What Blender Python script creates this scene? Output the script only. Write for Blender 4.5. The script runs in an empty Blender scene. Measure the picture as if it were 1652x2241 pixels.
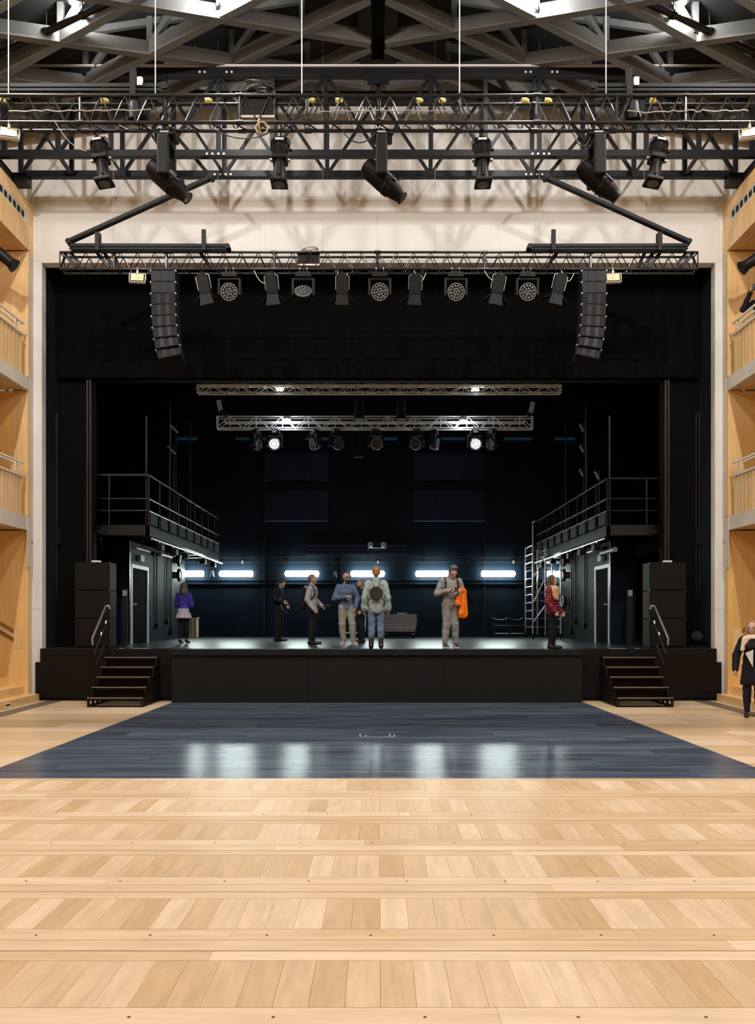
import bpy, bmesh, math, random
import numpy as np
from mathutils import Vector, Matrix, Euler
random.seed(7)
scene = bpy.context.scene
COL = scene.collection

# ---------------------------------------------------------------- camera, world, exposure
F, CX, HY, EYE = 1750.0, 827.0, 1352.0, 1.72      # focal length in px, principal column, horizon row, eye height
cam_d = bpy.data.cameras.new('camera'); cam = bpy.data.objects.new('camera', cam_d); COL.objects.link(cam)
cam.location = (0, 0, EYE); cam.rotation_euler = (math.pi/2, 0, 0)
cam_d.sensor_fit = 'VERTICAL'; cam_d.sensor_height = 36.0; cam_d.lens = 36.0*F/2241.0
cam_d.shift_y = (HY-1120.5)/2241.0; cam_d.shift_x = (826.0-CX)/2241.0
cam_d.clip_start = 0.05; cam_d.clip_end = 200
scene.camera = cam
world = bpy.data.worlds.new('world'); scene.world = world; world.use_nodes = True
world.node_tree.nodes['Background'].inputs['Color'].default_value = (0.02, 0.022, 0.026, 1)
world.node_tree.nodes['Background'].inputs['Strength'].default_value = 0.05
vs = scene.view_settings
vs.view_transform = 'Standard'; vs.look = 'None'; vs.gamma = 1.0; vs.use_curve_mapping = False
vs.exposure = 0.08
try:
    scene.cycles.use_denoising = True
    scene.cycles.max_bounces = 5; scene.cycles.diffuse_bounces = 3; scene.cycles.glossy_bounces = 2; scene.cycles.transmission_bounces = 2
    scene.cycles.use_adaptive_sampling = True; scene.cycles.adaptive_threshold = 0.05; scene.cycles.adaptive_min_samples = 16
    scene.cycles.caustics_reflective = False; scene.cycles.caustics_refractive = False
    scene.cycles.sample_clamp_indirect = 4.0
except Exception:
    pass
# house lamps hang in the roof lattice; rows run back over the audience floor
HOUSE_LAMPS = [(-5.2, 13.7, 12.24), (-2.75, 13.42, 12.46), (2.75, 13.42, 12.46), (5.2, 13.7, 12.24)]
HOUSE_W_FRONT = 130.0
HOUSE_W_FRONT_DOWN = 300.0
HOUSE_ROWS_Y = (10.4, 6.9, 3.0, -1.0)
HOUSE_ROW_WEIGHT = (1.35, 1.05, 0.78, 0.6)
HOUSE_W = 380.0
HOUSE_SPILL = 190.0
HOUSE_COL = (1.0, 0.96, 0.91)
TUBE_STRENGTH = 58.0

def P(x, y, Y):
    """world point seen at picture position (x, y) at depth Y"""
    return Vector(((x-CX)/F*Y, Y, EYE+(HY-y)/F*Y))
def XX(x, Y): return (x-CX)/F*Y
def ZZ(y, Y): return EYE+(HY-y)/F*Y

# ---------------------------------------------------------------- materials
MATS = {}
def mat(name, col, rough=0.6, metal=0.0, var=0.0, scale=4.0, stretch=(1, 1, 1), tint=0.0, bump=0.0, bscale=None,
        coat=0.0, emit=None, es=0.0, spec=0.5, rvar=0.0, detail=4.0, col2=None):
    if name in MATS: return MATS[name]
    m = bpy.data.materials.new(name); m.use_nodes = True; MATS[name] = m
    nt = m.node_tree; N = nt.nodes; L = nt.links; b = N['Principled BSDF']
    b.inputs['Base Color'].default_value = (*col, 1); b.inputs['Roughness'].default_value = rough
    b.inputs['Metallic'].default_value = metal; b.inputs['Specular IOR Level'].default_value = spec
    if coat: b.inputs['Coat Weight'].default_value = coat; b.inputs['Coat Roughness'].default_value = 0.15
    if emit:
        b.inputs['Emission Color'].default_value = (*emit, 1); b.inputs['Emission Strength'].default_value = es
    if var or tint or bump or rvar or col2:
        tc = N.new('ShaderNodeTexCoord'); oi = N.new('ShaderNodeObjectInfo')
        off = N.new('ShaderNodeVectorMath'); off.operation = 'SCALE'
        off.inputs[0].default_value = (37.1, 51.7, 23.3); L.new(oi.outputs['Random'], off.inputs['Scale'])
        add = N.new('ShaderNodeVectorMath'); add.operation = 'ADD'
        L.new(tc.outputs['Object'], add.inputs[0]); L.new(off.outputs[0], add.inputs[1])
        mp = N.new('ShaderNodeMapping'); mp.inputs['Scale'].default_value = stretch; L.new(add.outputs[0], mp.inputs['Vector'])
        nz = N.new('ShaderNodeTexNoise'); nz.inputs['Scale'].default_value = scale; nz.inputs['Detail'].default_value = detail
        nz.inputs['Roughness'].default_value = 0.6
        L.new(mp.outputs[0], nz.inputs['Vector'])
        cr = N.new('ShaderNodeMapRange'); cr.inputs['From Min'].default_value = 0.3; cr.inputs['From Max'].default_value = 0.7
        L.new(nz.outputs['Fac'], cr.inputs['Value'])
        mix = N.new('ShaderNodeMix'); mix.data_type = 'RGBA'
        lo = tuple(c*(1-var) for c in col) if col2 is None else col
        hi = tuple(min(1, c*(1+var)) for c in col) if col2 is None else col2
        mix.inputs[6].default_value = (*lo, 1); mix.inputs[7].default_value = (*hi, 1)
        L.new(cr.outputs[0], mix.inputs[0]); out = mix.outputs[2]
        if tint:
            tr = N.new('ShaderNodeMapRange'); tr.inputs['To Min'].default_value = 1-tint; tr.inputs['To Max'].default_value = 1+tint*0.6
            L.new(oi.outputs['Random'], tr.inputs['Value'])
            hs = N.new('ShaderNodeHueSaturation'); L.new(out, hs.inputs['Color']); L.new(tr.outputs[0], hs.inputs['Value'])
            sr = N.new('ShaderNodeMapRange'); sr.inputs['To Min'].default_value = 1+tint*0.9; sr.inputs['To Max'].default_value = 1-tint*0.9
            L.new(oi.outputs['Random'], sr.inputs['Value']); L.new(sr.outputs[0], hs.inputs['Saturation'])
            out = hs.outputs[0]
        L.new(out, b.inputs['Base Color'])
        if rvar:
            rr = N.new('ShaderNodeMapRange'); rr.inputs['To Min'].default_value = max(0.02, rough-rvar); rr.inputs['To Max'].default_value = rough+rvar
            L.new(nz.outputs['Fac'], rr.inputs['Value']); L.new(rr.outputs[0], b.inputs['Roughness'])
        if bump:
            bn = N.new('ShaderNodeTexNoise'); bn.inputs['Scale'].default_value = bscale or scale*3; L.new(mp.outputs[0], bn.inputs['Vector'])
            bp = N.new('ShaderNodeBump'); bp.inputs['Strength'].default_value = bump; bp.inputs['Distance'].default_value = 0.01
            L.new(bn.outputs['Fac'], bp.inputs['Height']); L.new(bp.outputs[0], b.inputs['Normal'])
    return m

def checks(name, base, lines, scale, dark=None, rough=0.85):
    """woven check: two crossing sets of stripes"""
    m = bpy.data.materials.new(name); m.use_nodes = True; N = m.node_tree.nodes; L = m.node_tree.links; b = N['Principled BSDF']
    b.inputs['Roughness'].default_value = rough
    tc = N.new('ShaderNodeTexCoord'); sp = N.new('ShaderNodeSeparateXYZ'); L.new(tc.outputs['Object'], sp.inputs[0])
    sx = N.new('ShaderNodeMath'); sx.operation = 'ADD'; L.new(sp.outputs['X'], sx.inputs[0]); L.new(sp.outputs['Y'], sx.inputs[1])
    outs = []
    for o in (sx.outputs[0], sp.outputs['Z']):
        a = N.new('ShaderNodeMath'); a.operation = 'MULTIPLY'; a.inputs[1].default_value = scale; L.new(o, a.inputs[0])
        f = N.new('ShaderNodeMath'); f.operation = 'FRACT'; L.new(a.outputs[0], f.inputs[0])
        g = N.new('ShaderNodeMath'); g.operation = 'GREATER_THAN'; g.inputs[1].default_value = 0.5; L.new(f.outputs[0], g.inputs[0])
        outs.append(g.outputs[0])
    s = N.new('ShaderNodeMath'); s.operation = 'ADD'; L.new(outs[0], s.inputs[0]); L.new(outs[1], s.inputs[1])
    h = N.new('ShaderNodeMath'); h.operation = 'MULTIPLY'; h.inputs[1].default_value = 0.5; L.new(s.outputs[0], h.inputs[0])
    r = N.new('ShaderNodeValToRGB'); r.color_ramp.elements[0].color = (*base, 1); r.color_ramp.elements[1].color = (*(dark or lines), 1)
    e = r.color_ramp.elements.new(0.5); e.color = (*lines, 1); r.color_ramp.interpolation = 'CONSTANT'
    r.color_ramp.elements[1].position = 0.3; r.color_ramp.elements[2].position = 0.8
    L.new(h.outputs[0], r.inputs[0]); L.new(r.outputs[0], b.inputs['Base Color']); MATS[name] = m
    return m

M = dict(
    plank=mat('maple cross plank', (0.66, 0.475, 0.295), 0.38, var=0.12, scale=2.2, stretch=(9, 1.2, 9), tint=0.16, bump=0.05, spec=0.35, rvar=0.06),
    board=mat('maple long board', (0.69, 0.505, 0.32), 0.36, var=0.11, scale=2.0, stretch=(0.9, 9, 9), tint=0.14, bump=0.05, spec=0.35, rvar=0.06),
    subfloor=mat('subfloor dark brown', (0.10, 0.055, 0.028), 0.8, var=0.2),  # dark brown slab, shows in the gaps between planks
    maple=mat('maple floor beyond the planks', (0.68, 0.49, 0.305), 0.38, var=0.14, scale=2.0, stretch=(0.8, 7, 7), spec=0.35),
    darkboard=mat('blue-black stained board', (0.026, 0.034, 0.050), 0.23, var=0.0, scale=2.4, stretch=(0.22, 2.3, 2.3), tint=0.1, spec=0.04, detail=10, col2=(0.115, 0.14, 0.185)),
    stagefloor=mat('stage floor sheet', (0.010, 0.018, 0.028), 0.31, var=0.35, scale=2.0, stretch=(0.5, 5, 5), rvar=0.02),
    cream=mat('cream plaster panel', (0.70, 0.672, 0.645), 0.75, var=0.04, scale=1.2, bump=0.02),
    creamseam=mat('grey seam behind plaster', (0.35, 0.31, 0.27), 0.9, var=0.1),
    beige=mat('beige concrete edge', (0.60, 0.53, 0.43), 0.7, var=0.08, scale=2.5, bump=0.03),
    wood=mat('birch veneer panel', (0.74, 0.49, 0.235), 0.45, var=0.13, scale=1.6, stretch=(7, 7, 0.7), tint=0.07, spec=0.35),
    woodend=mat('birch wall tinted by bounce light', (0.76, 0.46, 0.175), 0.45, var=0.10, scale=1.4, stretch=(6, 6, 0.6), tint=0.05, spec=0.35),  # part of the amber is warm bounced light put into the wood colour
    woodstep=mat('birch step', (0.76, 0.48, 0.21), 0.42, var=0.12, scale=1.8, stretch=(5, 1, 5), spec=0.35),
    woodslot=mat('shaded slot brown', (0.28, 0.15, 0.05), 0.5, var=0.15),  # darker than the wall wood to paint in the shade of the slots
    railcream=mat('cream painted steel rail', (0.80, 0.72, 0.58), 0.4, var=0.03),
    threshold=mat('brown floor grille', (0.16, 0.12, 0.085), 0.5, var=0.2, scale=6),
    roof=mat('black roof deck', (0.006, 0.006, 0.007), 0.8, var=0.2),
    beam=mat('graphite roof steel', (0.10, 0.104, 0.105), 0.5, var=0.12, scale=2.0, bump=0.02),
    blacksteel=mat('blue-black structural steel', (0.0062, 0.0068, 0.0095), 0.4, var=0.2, scale=5, spec=0.2),
    trussblack=mat('glossy black truss tube', (0.006, 0.0055, 0.005), 0.26, var=0.2, scale=6, spec=0.5),
    blackbox=mat('matt black paint', (0.006, 0.0056, 0.0056), 0.5, var=0.25, scale=5, spec=0.2),
    fixture=mat('brown-black fixture casing', (0.007, 0.0055, 0.0045), 0.45, var=0.2, scale=7, spec=0.12),
    fixture2=mat('charcoal moulded plastic', (0.008, 0.008, 0.010), 0.45, var=0.2, scale=7, spec=0.15),
    softblack=mat('black wool drape', (0.0022, 0.002, 0.002), 0.95, var=0.3, scale=3, stretch=(5, 5, 0.4), spec=0.1),
    portal=mat('black portal panel', (0.0026, 0.0022, 0.0021), 0.8, var=0.25, scale=2, spec=0.08),
    jamb=mat('black satin jamb', (0.014, 0.018, 0.021), 0.33, var=0.15, scale=3, rvar=0.04),
    stagewall=mat('blue-black stage wall', (0.0042, 0.0095, 0.0175), 0.6, var=0.2, scale=1.5, bump=0.02, rvar=0.05, spec=0.1),
    stagedark=mat('black fly tower wall', (0.003, 0.0035, 0.0045), 0.8, var=0.2),
    navy=mat('navy acoustic panel', (0.008, 0.013, 0.045), 0.8, var=0.1),
    apron=mat('charcoal apron board', (0.0095, 0.009, 0.0095), 0.6, var=0.12, scale=3, spec=0.2),
    stageside=mat('brown-black stage facing', (0.0055, 0.0042, 0.0038), 0.55, var=0.15, scale=3, spec=0.2),
    alu=mat('aluminium', (0.55, 0.55, 0.55), 0.35, metal=0.85, var=0.1, scale=6),
    alucream=mat('aged aluminium truss', (0.60, 0.55, 0.47), 0.45, metal=0.0, var=0.12, scale=6),
    steel=mat('steel edge', (0.45, 0.43, 0.42), 0.3, metal=0.8, var=0.1),
    wire=mat('steel wire', (0.62, 0.63, 0.62), 0.45, metal=0.3, var=0.05),
    yellow=mat('yellow connector', (0.62, 0.47, 0.11), 0.5, var=0.1),
    white=mat('white painted metal', (0.75, 0.75, 0.72), 0.45, var=0.03),
    bolt=mat('zinc bolt', (0.6, 0.6, 0.58), 0.4, metal=0.3, var=0.05),
    glass=mat('fixture lens', (0.10, 0.11, 0.12), 0.12, var=0.1, spec=0.9),
    lensgrey=mat('frosted lens', (0.55, 0.58, 0.6), 0.25, var=0.1),
    reflector=mat('flood reflector', (0.66, 0.57, 0.37), 0.45, var=0.1),
    floodbody=mat('flood grey casing', (0.55, 0.50, 0.42), 0.45, var=0.06),
    cable=mat('black rubber cable', (0.012, 0.012, 0.012), 0.5, var=0.1),
    cablegrey=mat('grey cable', (0.35, 0.33, 0.30), 0.5, var=0.1),
    speaker=mat('brown-black speaker grille', (0.0065, 0.005, 0.0048), 0.65, var=0.25, scale=30, spec=0.2),
    doorwhite=mat('white door casing', (0.72, 0.75, 0.76), 0.45, var=0.03),
    doorblack=mat('black door leaf', (0.0015, 0.0015, 0.002), 0.8, var=0.2, spec=0.03),
    gallery=mat('dark grey gallery steel', (0.009, 0.011, 0.014), 0.35, metal=0.1, var=0.2, scale=5),
    pane=mat('blue-grey mesh panel', (0.02, 0.028, 0.04), 0.35, var=0.2, scale=6),
    brownrail=mat('brown guide rail', (0.016, 0.010, 0.008), 0.5, var=0.15),
    ply=mat('plywood sheet', (0.42, 0.33, 0.20), 0.6, var=0.1, scale=4),
    sheet=mat('grey stage deck sheet', (0.30, 0.29, 0.29), 0.55, var=0.1, scale=4, tint=0.2),
    cell=mat('unlit lens cell', (0.09, 0.095, 0.10), 0.12, var=0.1, spec=0.9),
    sockets=mat('grey plastic', (0.30, 0.32, 0.33), 0.5, var=0.05),
    tube=mat('fluorescent diffuser', (0.9, 0.95, 0.92), 0.4, emit=(0.85, 1.0, 0.96), es=TUBE_STRENGTH, var=0.01),
    bulb=mat('house lamp glass', (1, 1, 1), 0.3, emit=(1.0, 0.95, 0.86), es=30.0, var=0.01),
    ledlit=mat('lit blue-white lens', (0.8, 0.85, 1), 0.3, emit=(0.62, 0.78, 1.0), es=9.0, var=0.01),
    ledbright=mat('work lamp lens', (0.8, 0.85, 1), 0.3, emit=(0.72, 0.85, 1.0), es=40.0, var=0.01),
    teal=mat('dim teal slot glass', (0.01, 0.03, 0.035), 0.4, emit=(0.05, 0.35, 0.45), es=0.035, var=0.01),
)

# ---------------------------------------------------------------- mesh helpers
class MB:
    """collects shapes and links them as ONE mesh object"""
    def __init__(s): s.v = []; s.f = []
    def add(s, vs_, fs_):
        n = len(s.v); s.v += [tuple(v) for v in vs_]; s.f += [tuple(i+n for i in f) for f in fs_]; return s
    def box(s, x0, x1, y0, y1, z0, z1, mtx=None):
        vs_ = [Vector(p) for p in ((x0,y0,z0),(x1,y0,z0),(x1,y1,z0),(x0,y1,z0),(x0,y0,z1),(x1,y0,z1),(x1,y1,z1),(x0,y1,z1))]
        if mtx: vs_ = [mtx @ v for v in vs_]
        return s.add(vs_, [(0,3,2,1),(4,5,6,7),(0,1,5,4),(1,2,6,5),(2,3,7,6),(3,0,4,7)])
    def cbox(s, c, d, mtx=None):
        return s.box(c[0]-d[0]/2, c[0]+d[0]/2, c[1]-d[1]/2, c[1]+d[1]/2, c[2]-d[2]/2, c[2]+d[2]/2, mtx)
    def frame(s, p, q, up=(0, 0, 1)):
        p, q = Vector(p), Vector(q); z = (q-p).normalized(); u = Vector(up)
        if abs(z.dot(u)) > 0.98: u = Vector((0, 1, 0))
        x = u.cross(z).normalized(); y = z.cross(x)
        return p, q, x, y
    def beam(s, p, q, w, h, up=(0, 0, 1)):
        p, q, x, y = s.frame(p, q, up); vs_ = []
        for o in (p, q): vs_ += [o-x*w/2-y*h/2, o+x*w/2-y*h/2, o+x*w/2+y*h/2, o-x*w/2+y*h/2]
        return s.add(vs_, [(0,3,2,1),(4,5,6,7),(0,1,5,4),(1,2,6,5),(2,3,7,6),(3,0,4,7)])
    def tube(s, p, q, r, n=8, r2=None, cap=True):
        p, q, x, y = s.frame(p, q); r2 = r if r2 is None else r2; vs_ = []
        for o, rr in ((p, r), (q, r2)):
            for i in range(n):
                a = 2*math.pi*i/n; vs_.append(o+x*rr*math.cos(a)+y*rr*math.sin(a))
        fs_ = [(i, (i+1) % n, n+(i+1) % n, n+i) for i in range(n)]
        if cap: fs_ += [tuple(range(n-1, -1, -1)), tuple(range(n, 2*n))]
        return s.add(vs_, fs_)
    def path(s, pts, r, n=6):
        pts = [Vector(p) for p in pts]; vs_ = []; k = len(pts)
        ref = Vector((0, 0, 1)); prevx = None
        for i, p in enumerate(pts):
            t = (pts[min(i+1, k-1)]-pts[max(i-1, 0)]).normalized()
            if prevx is None:
                u = ref if abs(t.dot(ref)) < 0.95 else Vector((0, 1, 0)); x = u.cross(t).normalized()
            else:
                x = (prevx-t*prevx.dot(t)).normalized()
            prevx = x; y = t.cross(x)
            for j in range(n):
                a = 2*math.pi*j/n; vs_.append(p+x*r*math.cos(a)+y*r*math.sin(a))
        fs_ = [(i*n+j, i*n+(j+1) % n, (i+1)*n+(j+1) % n, (i+1)*n+j) for i in range(k-1) for j in range(n)]
        fs_ += [tuple(range(n-1, -1, -1)), tuple(range((k-1)*n, k*n))]
        return s.add(vs_, fs_)
    def lathe(s, prof, n=20, mtx=None):
        """profile of (radius, z) turned round z"""
        vs_ = []
        for r, z in prof:
            for i in range(n):
                a = 2*math.pi*i/n; v = Vector((r*math.cos(a), r*math.sin(a), z)); vs_.append(mtx @ v if mtx else v)
        k = len(prof)
        fs_ = [(j*n+i, j*n+(i+1) % n, (j+1)*n+(i+1) % n, (j+1)*n+i) for j in range(k-1) for i in range(n)]
        fs_ += [tuple(range(n-1, -1, -1)), tuple(range((k-1)*n, k*n))]
        return s.add(vs_, fs_)
    def prism(s, poly, axis, a, b):
        """polygon in the two other axes, extruded along axis from a to b"""
        def pt(u, v, w): return {'x': (w, u, v), 'y': (u, w, v), 'z': (u, v, w)}[axis]
        n = len(poly); vs_ = [pt(u, v, a) for u, v in poly]+[pt(u, v, b) for u, v in poly]
        return s.add(vs_, [tuple(range(n-1, -1, -1)), tuple(range(n, 2*n))]+[(i, (i+1) % n, n+(i+1) % n, n+i) for i in range(n)])
    def torus(s, c, R, r, axis='z', n=20, m=8, mtx=None):
        pts = []
        for i in range(n):
            a = 2*math.pi*i/n
            for j in range(m):
                b = 2*math.pi*j/m; q = ((R+r*math.cos(b))*math.cos(a), (R+r*math.cos(b))*math.sin(a), r*math.sin(b))
                q = {'z': q, 'y': (q[0], q[2], q[1]), 'x': (q[2], q[0], q[1])}[axis]
                v = Vector(q)+Vector(c); pts.append(mtx @ v if mtx else v)
        return s.add(pts, [(i*m+j, ((i+1) % n)*m+j, ((i+1) % n)*m+(j+1) % m, i*m+(j+1) % m) for i in range(n) for j in range(m)])
    def mesh(s, name, m, smooth=False, off=None):
        me = bpy.data.meshes.new(name)
        vv = s.v if off is None else [(v[0]-off[0], v[1]-off[1], v[2]-off[2]) for v in s.v]
        me.from_pydata(vv, [], s.f)
        bm = bmesh.new(); bm.from_mesh(me); bmesh.ops.recalc_face_normals(bm, faces=bm.faces); bm.to_mesh(me); bm.free()
        me.materials.append(m)
        if smooth:
            me.shade_smooth()
            try: me.set_sharp_from_angle(angle=math.radians(40))
            except Exception: pass
        return me
    def build(s, name, m, parent=None, smooth=False, world=True, bevel=0.0):
        """world=True: coordinates are world ones and the parent thing carries a plain offset"""
        off = None
        if parent is not None and world:
            off = Vector((0, 0, 0)); q = parent
            while q is not None: off = off+q.location; q = q.parent
        return place(s.mesh(name, m, smooth, off), name, parent, bevel=bevel)

def place(me, name, parent=None, loc=(0, 0, 0), rot=None, bevel=0.0):
    o = bpy.data.objects.new(name, me); COL.objects.link(o); o.location = loc
    if rot is not None: o.rotation_euler = rot
    if parent is not None: o.parent = parent
    if bevel:
        b = o.modifiers.new('edge', 'BEVEL'); b.width = bevel; b.segments = 2; b.limit_method = 'ANGLE'
    return o
def tag(o, label=None, cat=None, group=None, kind=None):
    if label: o['label'] = label
    if cat: o['category'] = cat
    if group: o['group'] = group
    if kind: o['kind'] = kind
    return o
def thing(name, label, cat, loc=(0, 0, 0), group=None, kind=None, rz=0.0):
    o = bpy.data.objects.new(name, None); COL.objects.link(o); o.location = loc; o.rotation_euler = (0, 0, rz)
    o.empty_display_size = 0.2
    return tag(o, label, cat, group, kind)
def one(name, mb, m, label, cat, group=None, kind=None, smooth=False, bevel=0.0, base=None):
    """a thing that is one mesh; its origin is put at its base"""
    a = np.array(mb.v); c = base or ((a[:, 0].min()+a[:, 0].max())/2, (a[:, 1].min()+a[:, 1].max())/2, a[:, 2].min())
    o = place(mb.mesh(name, m, smooth, c), name, None, loc=c, bevel=bevel)
    return tag(o, label, cat, group, kind)
def copy_tree(o, parent=None):
    c = o.copy(); COL.objects.link(c); c.parent = parent
    for ch in list(o.children): copy_tree(ch, c)
    return c
def spawn(proto, used, loc, rot, label):
    """the first use moves the prototype itself, later ones copy it with its parts"""
    o = proto if not used else copy_tree(proto)
    used.append(1); o.location = loc; o.rotation_euler = rot; o['label'] = label
    return o
def point(name, loc, w, col, size, parent=None, down=0.0):
    d = bpy.data.lights.new(name, 'SPOT' if down else 'POINT')
    if down: d.spot_size = math.radians(down); d.spot_blend = 1.0
    d.energy = w; d.color = col; d.shadow_soft_size = size
    o = bpy.data.objects.new(name, d); COL.objects.link(o); o.location = loc
    if parent: o.parent = parent
    return o

# ================================================================ THE SETTING
# ---------------------------------------------------------------- audience floor
YA, YS = 16.18, 16.60            # apron front, stage-side front
Y_DARK = 8.575                   # near edge of the dark floor
MOD = 0.8885
mb = MB(); mb.box(-7.6, 7.6, -8.5, YS+0.3, -0.20, -0.022)
floor = mb.build('floor', M['subfloor']); tag(floor, 'maple audience floor laid in bands of cross planks and long boards', None, kind='structure')
def edge_x(Y): return 4.18+0.16*(YA-Y)/7.0
# bands: cross planks and long boards, each its own piece
pl = MB(); pl.box(-0.0792, 0.0792, -0.2395, 0.2395, -0.02, 0.0); plank_me = pl.mesh('plank', M['plank'])
def board_piece(x0, x1, y0, y1, m, nm='board', z=0.0):
    b = MB(); b.box(x0, x1, y0, y1, z-0.02, z); c = ((x0+x1)/2, (y0+y1)/2, 0)
    return place(b.mesh(nm, m, off=c), nm, floor, loc=c)
for k in range(-1, 5):
    y0 = Y_DARK-MOD*(5-k)+MOD*0      # module start (gap line)
    half = min(7.0, 0.4726*(y0+MOD)+0.55)
    # module: two long boards, cross planks, one long board
    for (a, b) in ((0.0, 0.135), (0.137, 0.284), (0.768, 0.882)):
        x = -half-random.uniform(0, 1.5)
        while x < half:
            ln = random.choice((2.2, 2.6, 3.1)); x1 = min(x+ln, half+0.4)
            board_piece(max(x, -half-0.4), x1-0.0015, y0+a+0.0012, y0+b-0.0012, M['board']); x = x1
    n = int(half/0.16)+1
    for i in range(-n, n):
        place(plank_me, 'plank', floor, loc=((i+0.5)*0.16+0.012, y0+0.526, 0))
    # black screw plugs in the second board
    for i in range(-4, 5):
        xx = i*0.62+0.21*(k % 2)+random.uniform(-0.05, 0.05)
        s_ = MB(); s_.lathe([(0.0, 0.0004), (0.008, 0.0004), (0.008, 0.0012), (0.0, 0.0012)], 10)
        place(s_.mesh('screw_plug', M['subfloor']), 'screw_plug', floor, loc=(xx, y0+0.20, 0))
# the floor beside the dark area: long boards running across
y = Y_DARK
while y < YS-0.02:
    y1 = min(y+0.444, YS)
    for s in (-1, 1):
        e0, e1, cu = edge_x(y)+0.003, edge_x(y1)+0.003, random.uniform(5.0, 6.2)
        q = MB(); q.prism([(s*e0, y+0.001), (s*(cu-0.001), y+0.001), (s*(cu-0.001), y1-0.001), (s*e1, y1-0.001)], 'z', -0.02, 0.0)
        c = (s*(e0+cu)/2, (y+y1)/2, 0); place(q.mesh('board', M['board'], off=c), 'board', floor, loc=c)
        board_piece(min(s*cu, s*7.1), max(s*cu, s*7.1), y+0.001, y1-0.001, M['board'])
    y = y1
# plain remainder of the floor round and behind the camera
y_near = Y_DARK-MOD*6
rm = MB(); rm.box(-7.1, 7.1, -8.4, y_near-0.001, -0.02, 0.0)
for k in range(-1, 5):
    y0 = Y_DARK-MOD*(5-k); half = min(7.0, 0.4726*(y0+MOD)+0.55)+0.402
    if half < 7.0:
        rm.box(-7.1, -half, y0, y0+MOD, -0.02, -0.0005); rm.box(half, 7.1, y0, y0+MOD, -0.02, -0.0005)
o = rm.build('outer_boards', M['maple'], floor); o['kind'] = 'stuff'
# dark floor before the stage
mb = MB(); mb.prism([(-edge_x(Y_DARK), Y_DARK), (edge_x(Y_DARK), Y_DARK), (edge_x(YA), YA), (-edge_x(YA), YA)], 'z', -0.021, -0.016)
darkfloor = mb.build('floor_dark', M['blackbox']); tag(darkfloor, 'blue-black stained floor in front of the stage apron', None, kind='structure')
y = Y_DARK; r = 0
while y < YA-0.02:
    y1 = min(y+0.4442, YA); e0, e1 = edge_x(y), edge_x(y1); x = -7.3+(r % 3)*0.9
    while x < 5.0:
        x1 = x+2.7; a0, a1 = max(x, -e0), max(x, -e1); b0, b1 = min(x1, e0), min(x1, e1)
        if b0-a0 > 0.05:
            b = MB(); b.prism([(a0+0.0008, y+0.0008), (b0-0.0008, y+0.0008), (b1-0.0008, y1-0.0008), (a1+0.0008, y1-0.0008)], 'z', -0.015, 0.0008)
            c = ((a0+b0)/2, (y+y1)/2, 0); place(b.mesh('dark_board', M['darkboard'], off=c), 'dark_board', darkfloor, loc=c)
        x = x1
    y = y1; r += 1
# taped alignment marks on the dark floor
for (px, py, w, d) in ((788, 1609, 0.02, 0.28), (853, 1609, 0.02, 0.28), (801, 1611, 0.02, 0.20), (863, 1610, 0.02, 0.22), (825, 1613, 0.5, 0.03)):
    Y = EYE*F/(py-HY); b = MB(); b.cbox((XX(px, Y), Y, 0.0013), (w, d, 0.0008)); b.build('tape_mark', M['cablegrey'], darkfloor)

# ---------------------------------------------------------------- cream proscenium wall
GAB = lambda x: 13.33-0.147*abs(x)        # underside of the roof
OPX0, OPX1, OPZ = -7.0, 7.02, 9.12       # opening in the wall face
YB = YS+0.24
wf = MB(); wf.prism([(-9.6, OPZ), (9.6, OPZ), (9.6, GAB(9.6)), (0, GAB(0)), (-9.6, GAB(9.6))], 'y', YS+0.02, YB)
wf.box(-9.6, OPX0, YS+0.02, YB, 0, OPZ); wf.box(OPX1, 9.6, YS+0.02, YB, 0, OPZ)
wall_front = wf.build('wall_front', M['creamseam']); tag(wall_front, 'cream panelled wall around the black stage opening', None, kind='structure')
seams = [XX(p, YS) for p in (80, 330, 580, 826, 1074, 1322, 1573)]
ed = [-9.6]+seams+[9.6]
for a, b in zip(ed[:-1], ed[1:]):
    p = MB(); g = 0.001; a_, b_ = a+g, b-g
    top = [(b_, GAB(b_)), (a_, GAB(a_))] if a*b > 0 else [(b_, GAB(b_)), (0, GAB(0)), (a_, GAB(a_))]
    p.prism([(a_, OPZ), (b_, OPZ)]+top, 'y', YS, YS+0.02); p.build('panel', M['cream'], wall_front)
for x0, x1 in ((-9.6, OPX0), (OPX1, 9.6)):
    for z0, z1 in ((0, 1.9), (1.905, OPZ-0.004)):
        p = MB(); p.box(x0, x1, YS, YS+0.02, z0, z1); p.build('panel', M['cream'], wall_front)
# splayed reveal lining of the opening
p = MB(); p.prism([(OPX0, YS), (OPX0-0.02, YB), (OPX0+0.004, YB+0.01), (OPX0+0.02, YS+0.02)], 'z', 1.0, OPZ); p.build('jamb_lining', M['cream'], wall_front)
p = MB(); p.prism([(OPX1, YS), (OPX1+0.02, YB), (OPX1-0.004, YB+0.01), (OPX1-0.02, YS+0.02)], 'z', 1.0, OPZ); p.build('jamb_lining', M['cream'], wall_front)
p = MB(); p.box(OPX0, OPX1, YS+0.001, YB, OPZ-0.03, OPZ); p.build('head_lining', M['cream'], wall_front)
p = MB(); v0, v1 = P(804, 149, YS), P(850, 141, YS); p.box(v0.x, v1.x, YS-0.012, YS, v0.z, v1.z); p.build('gable_vent', M['blackbox'], wall_front)

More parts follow.
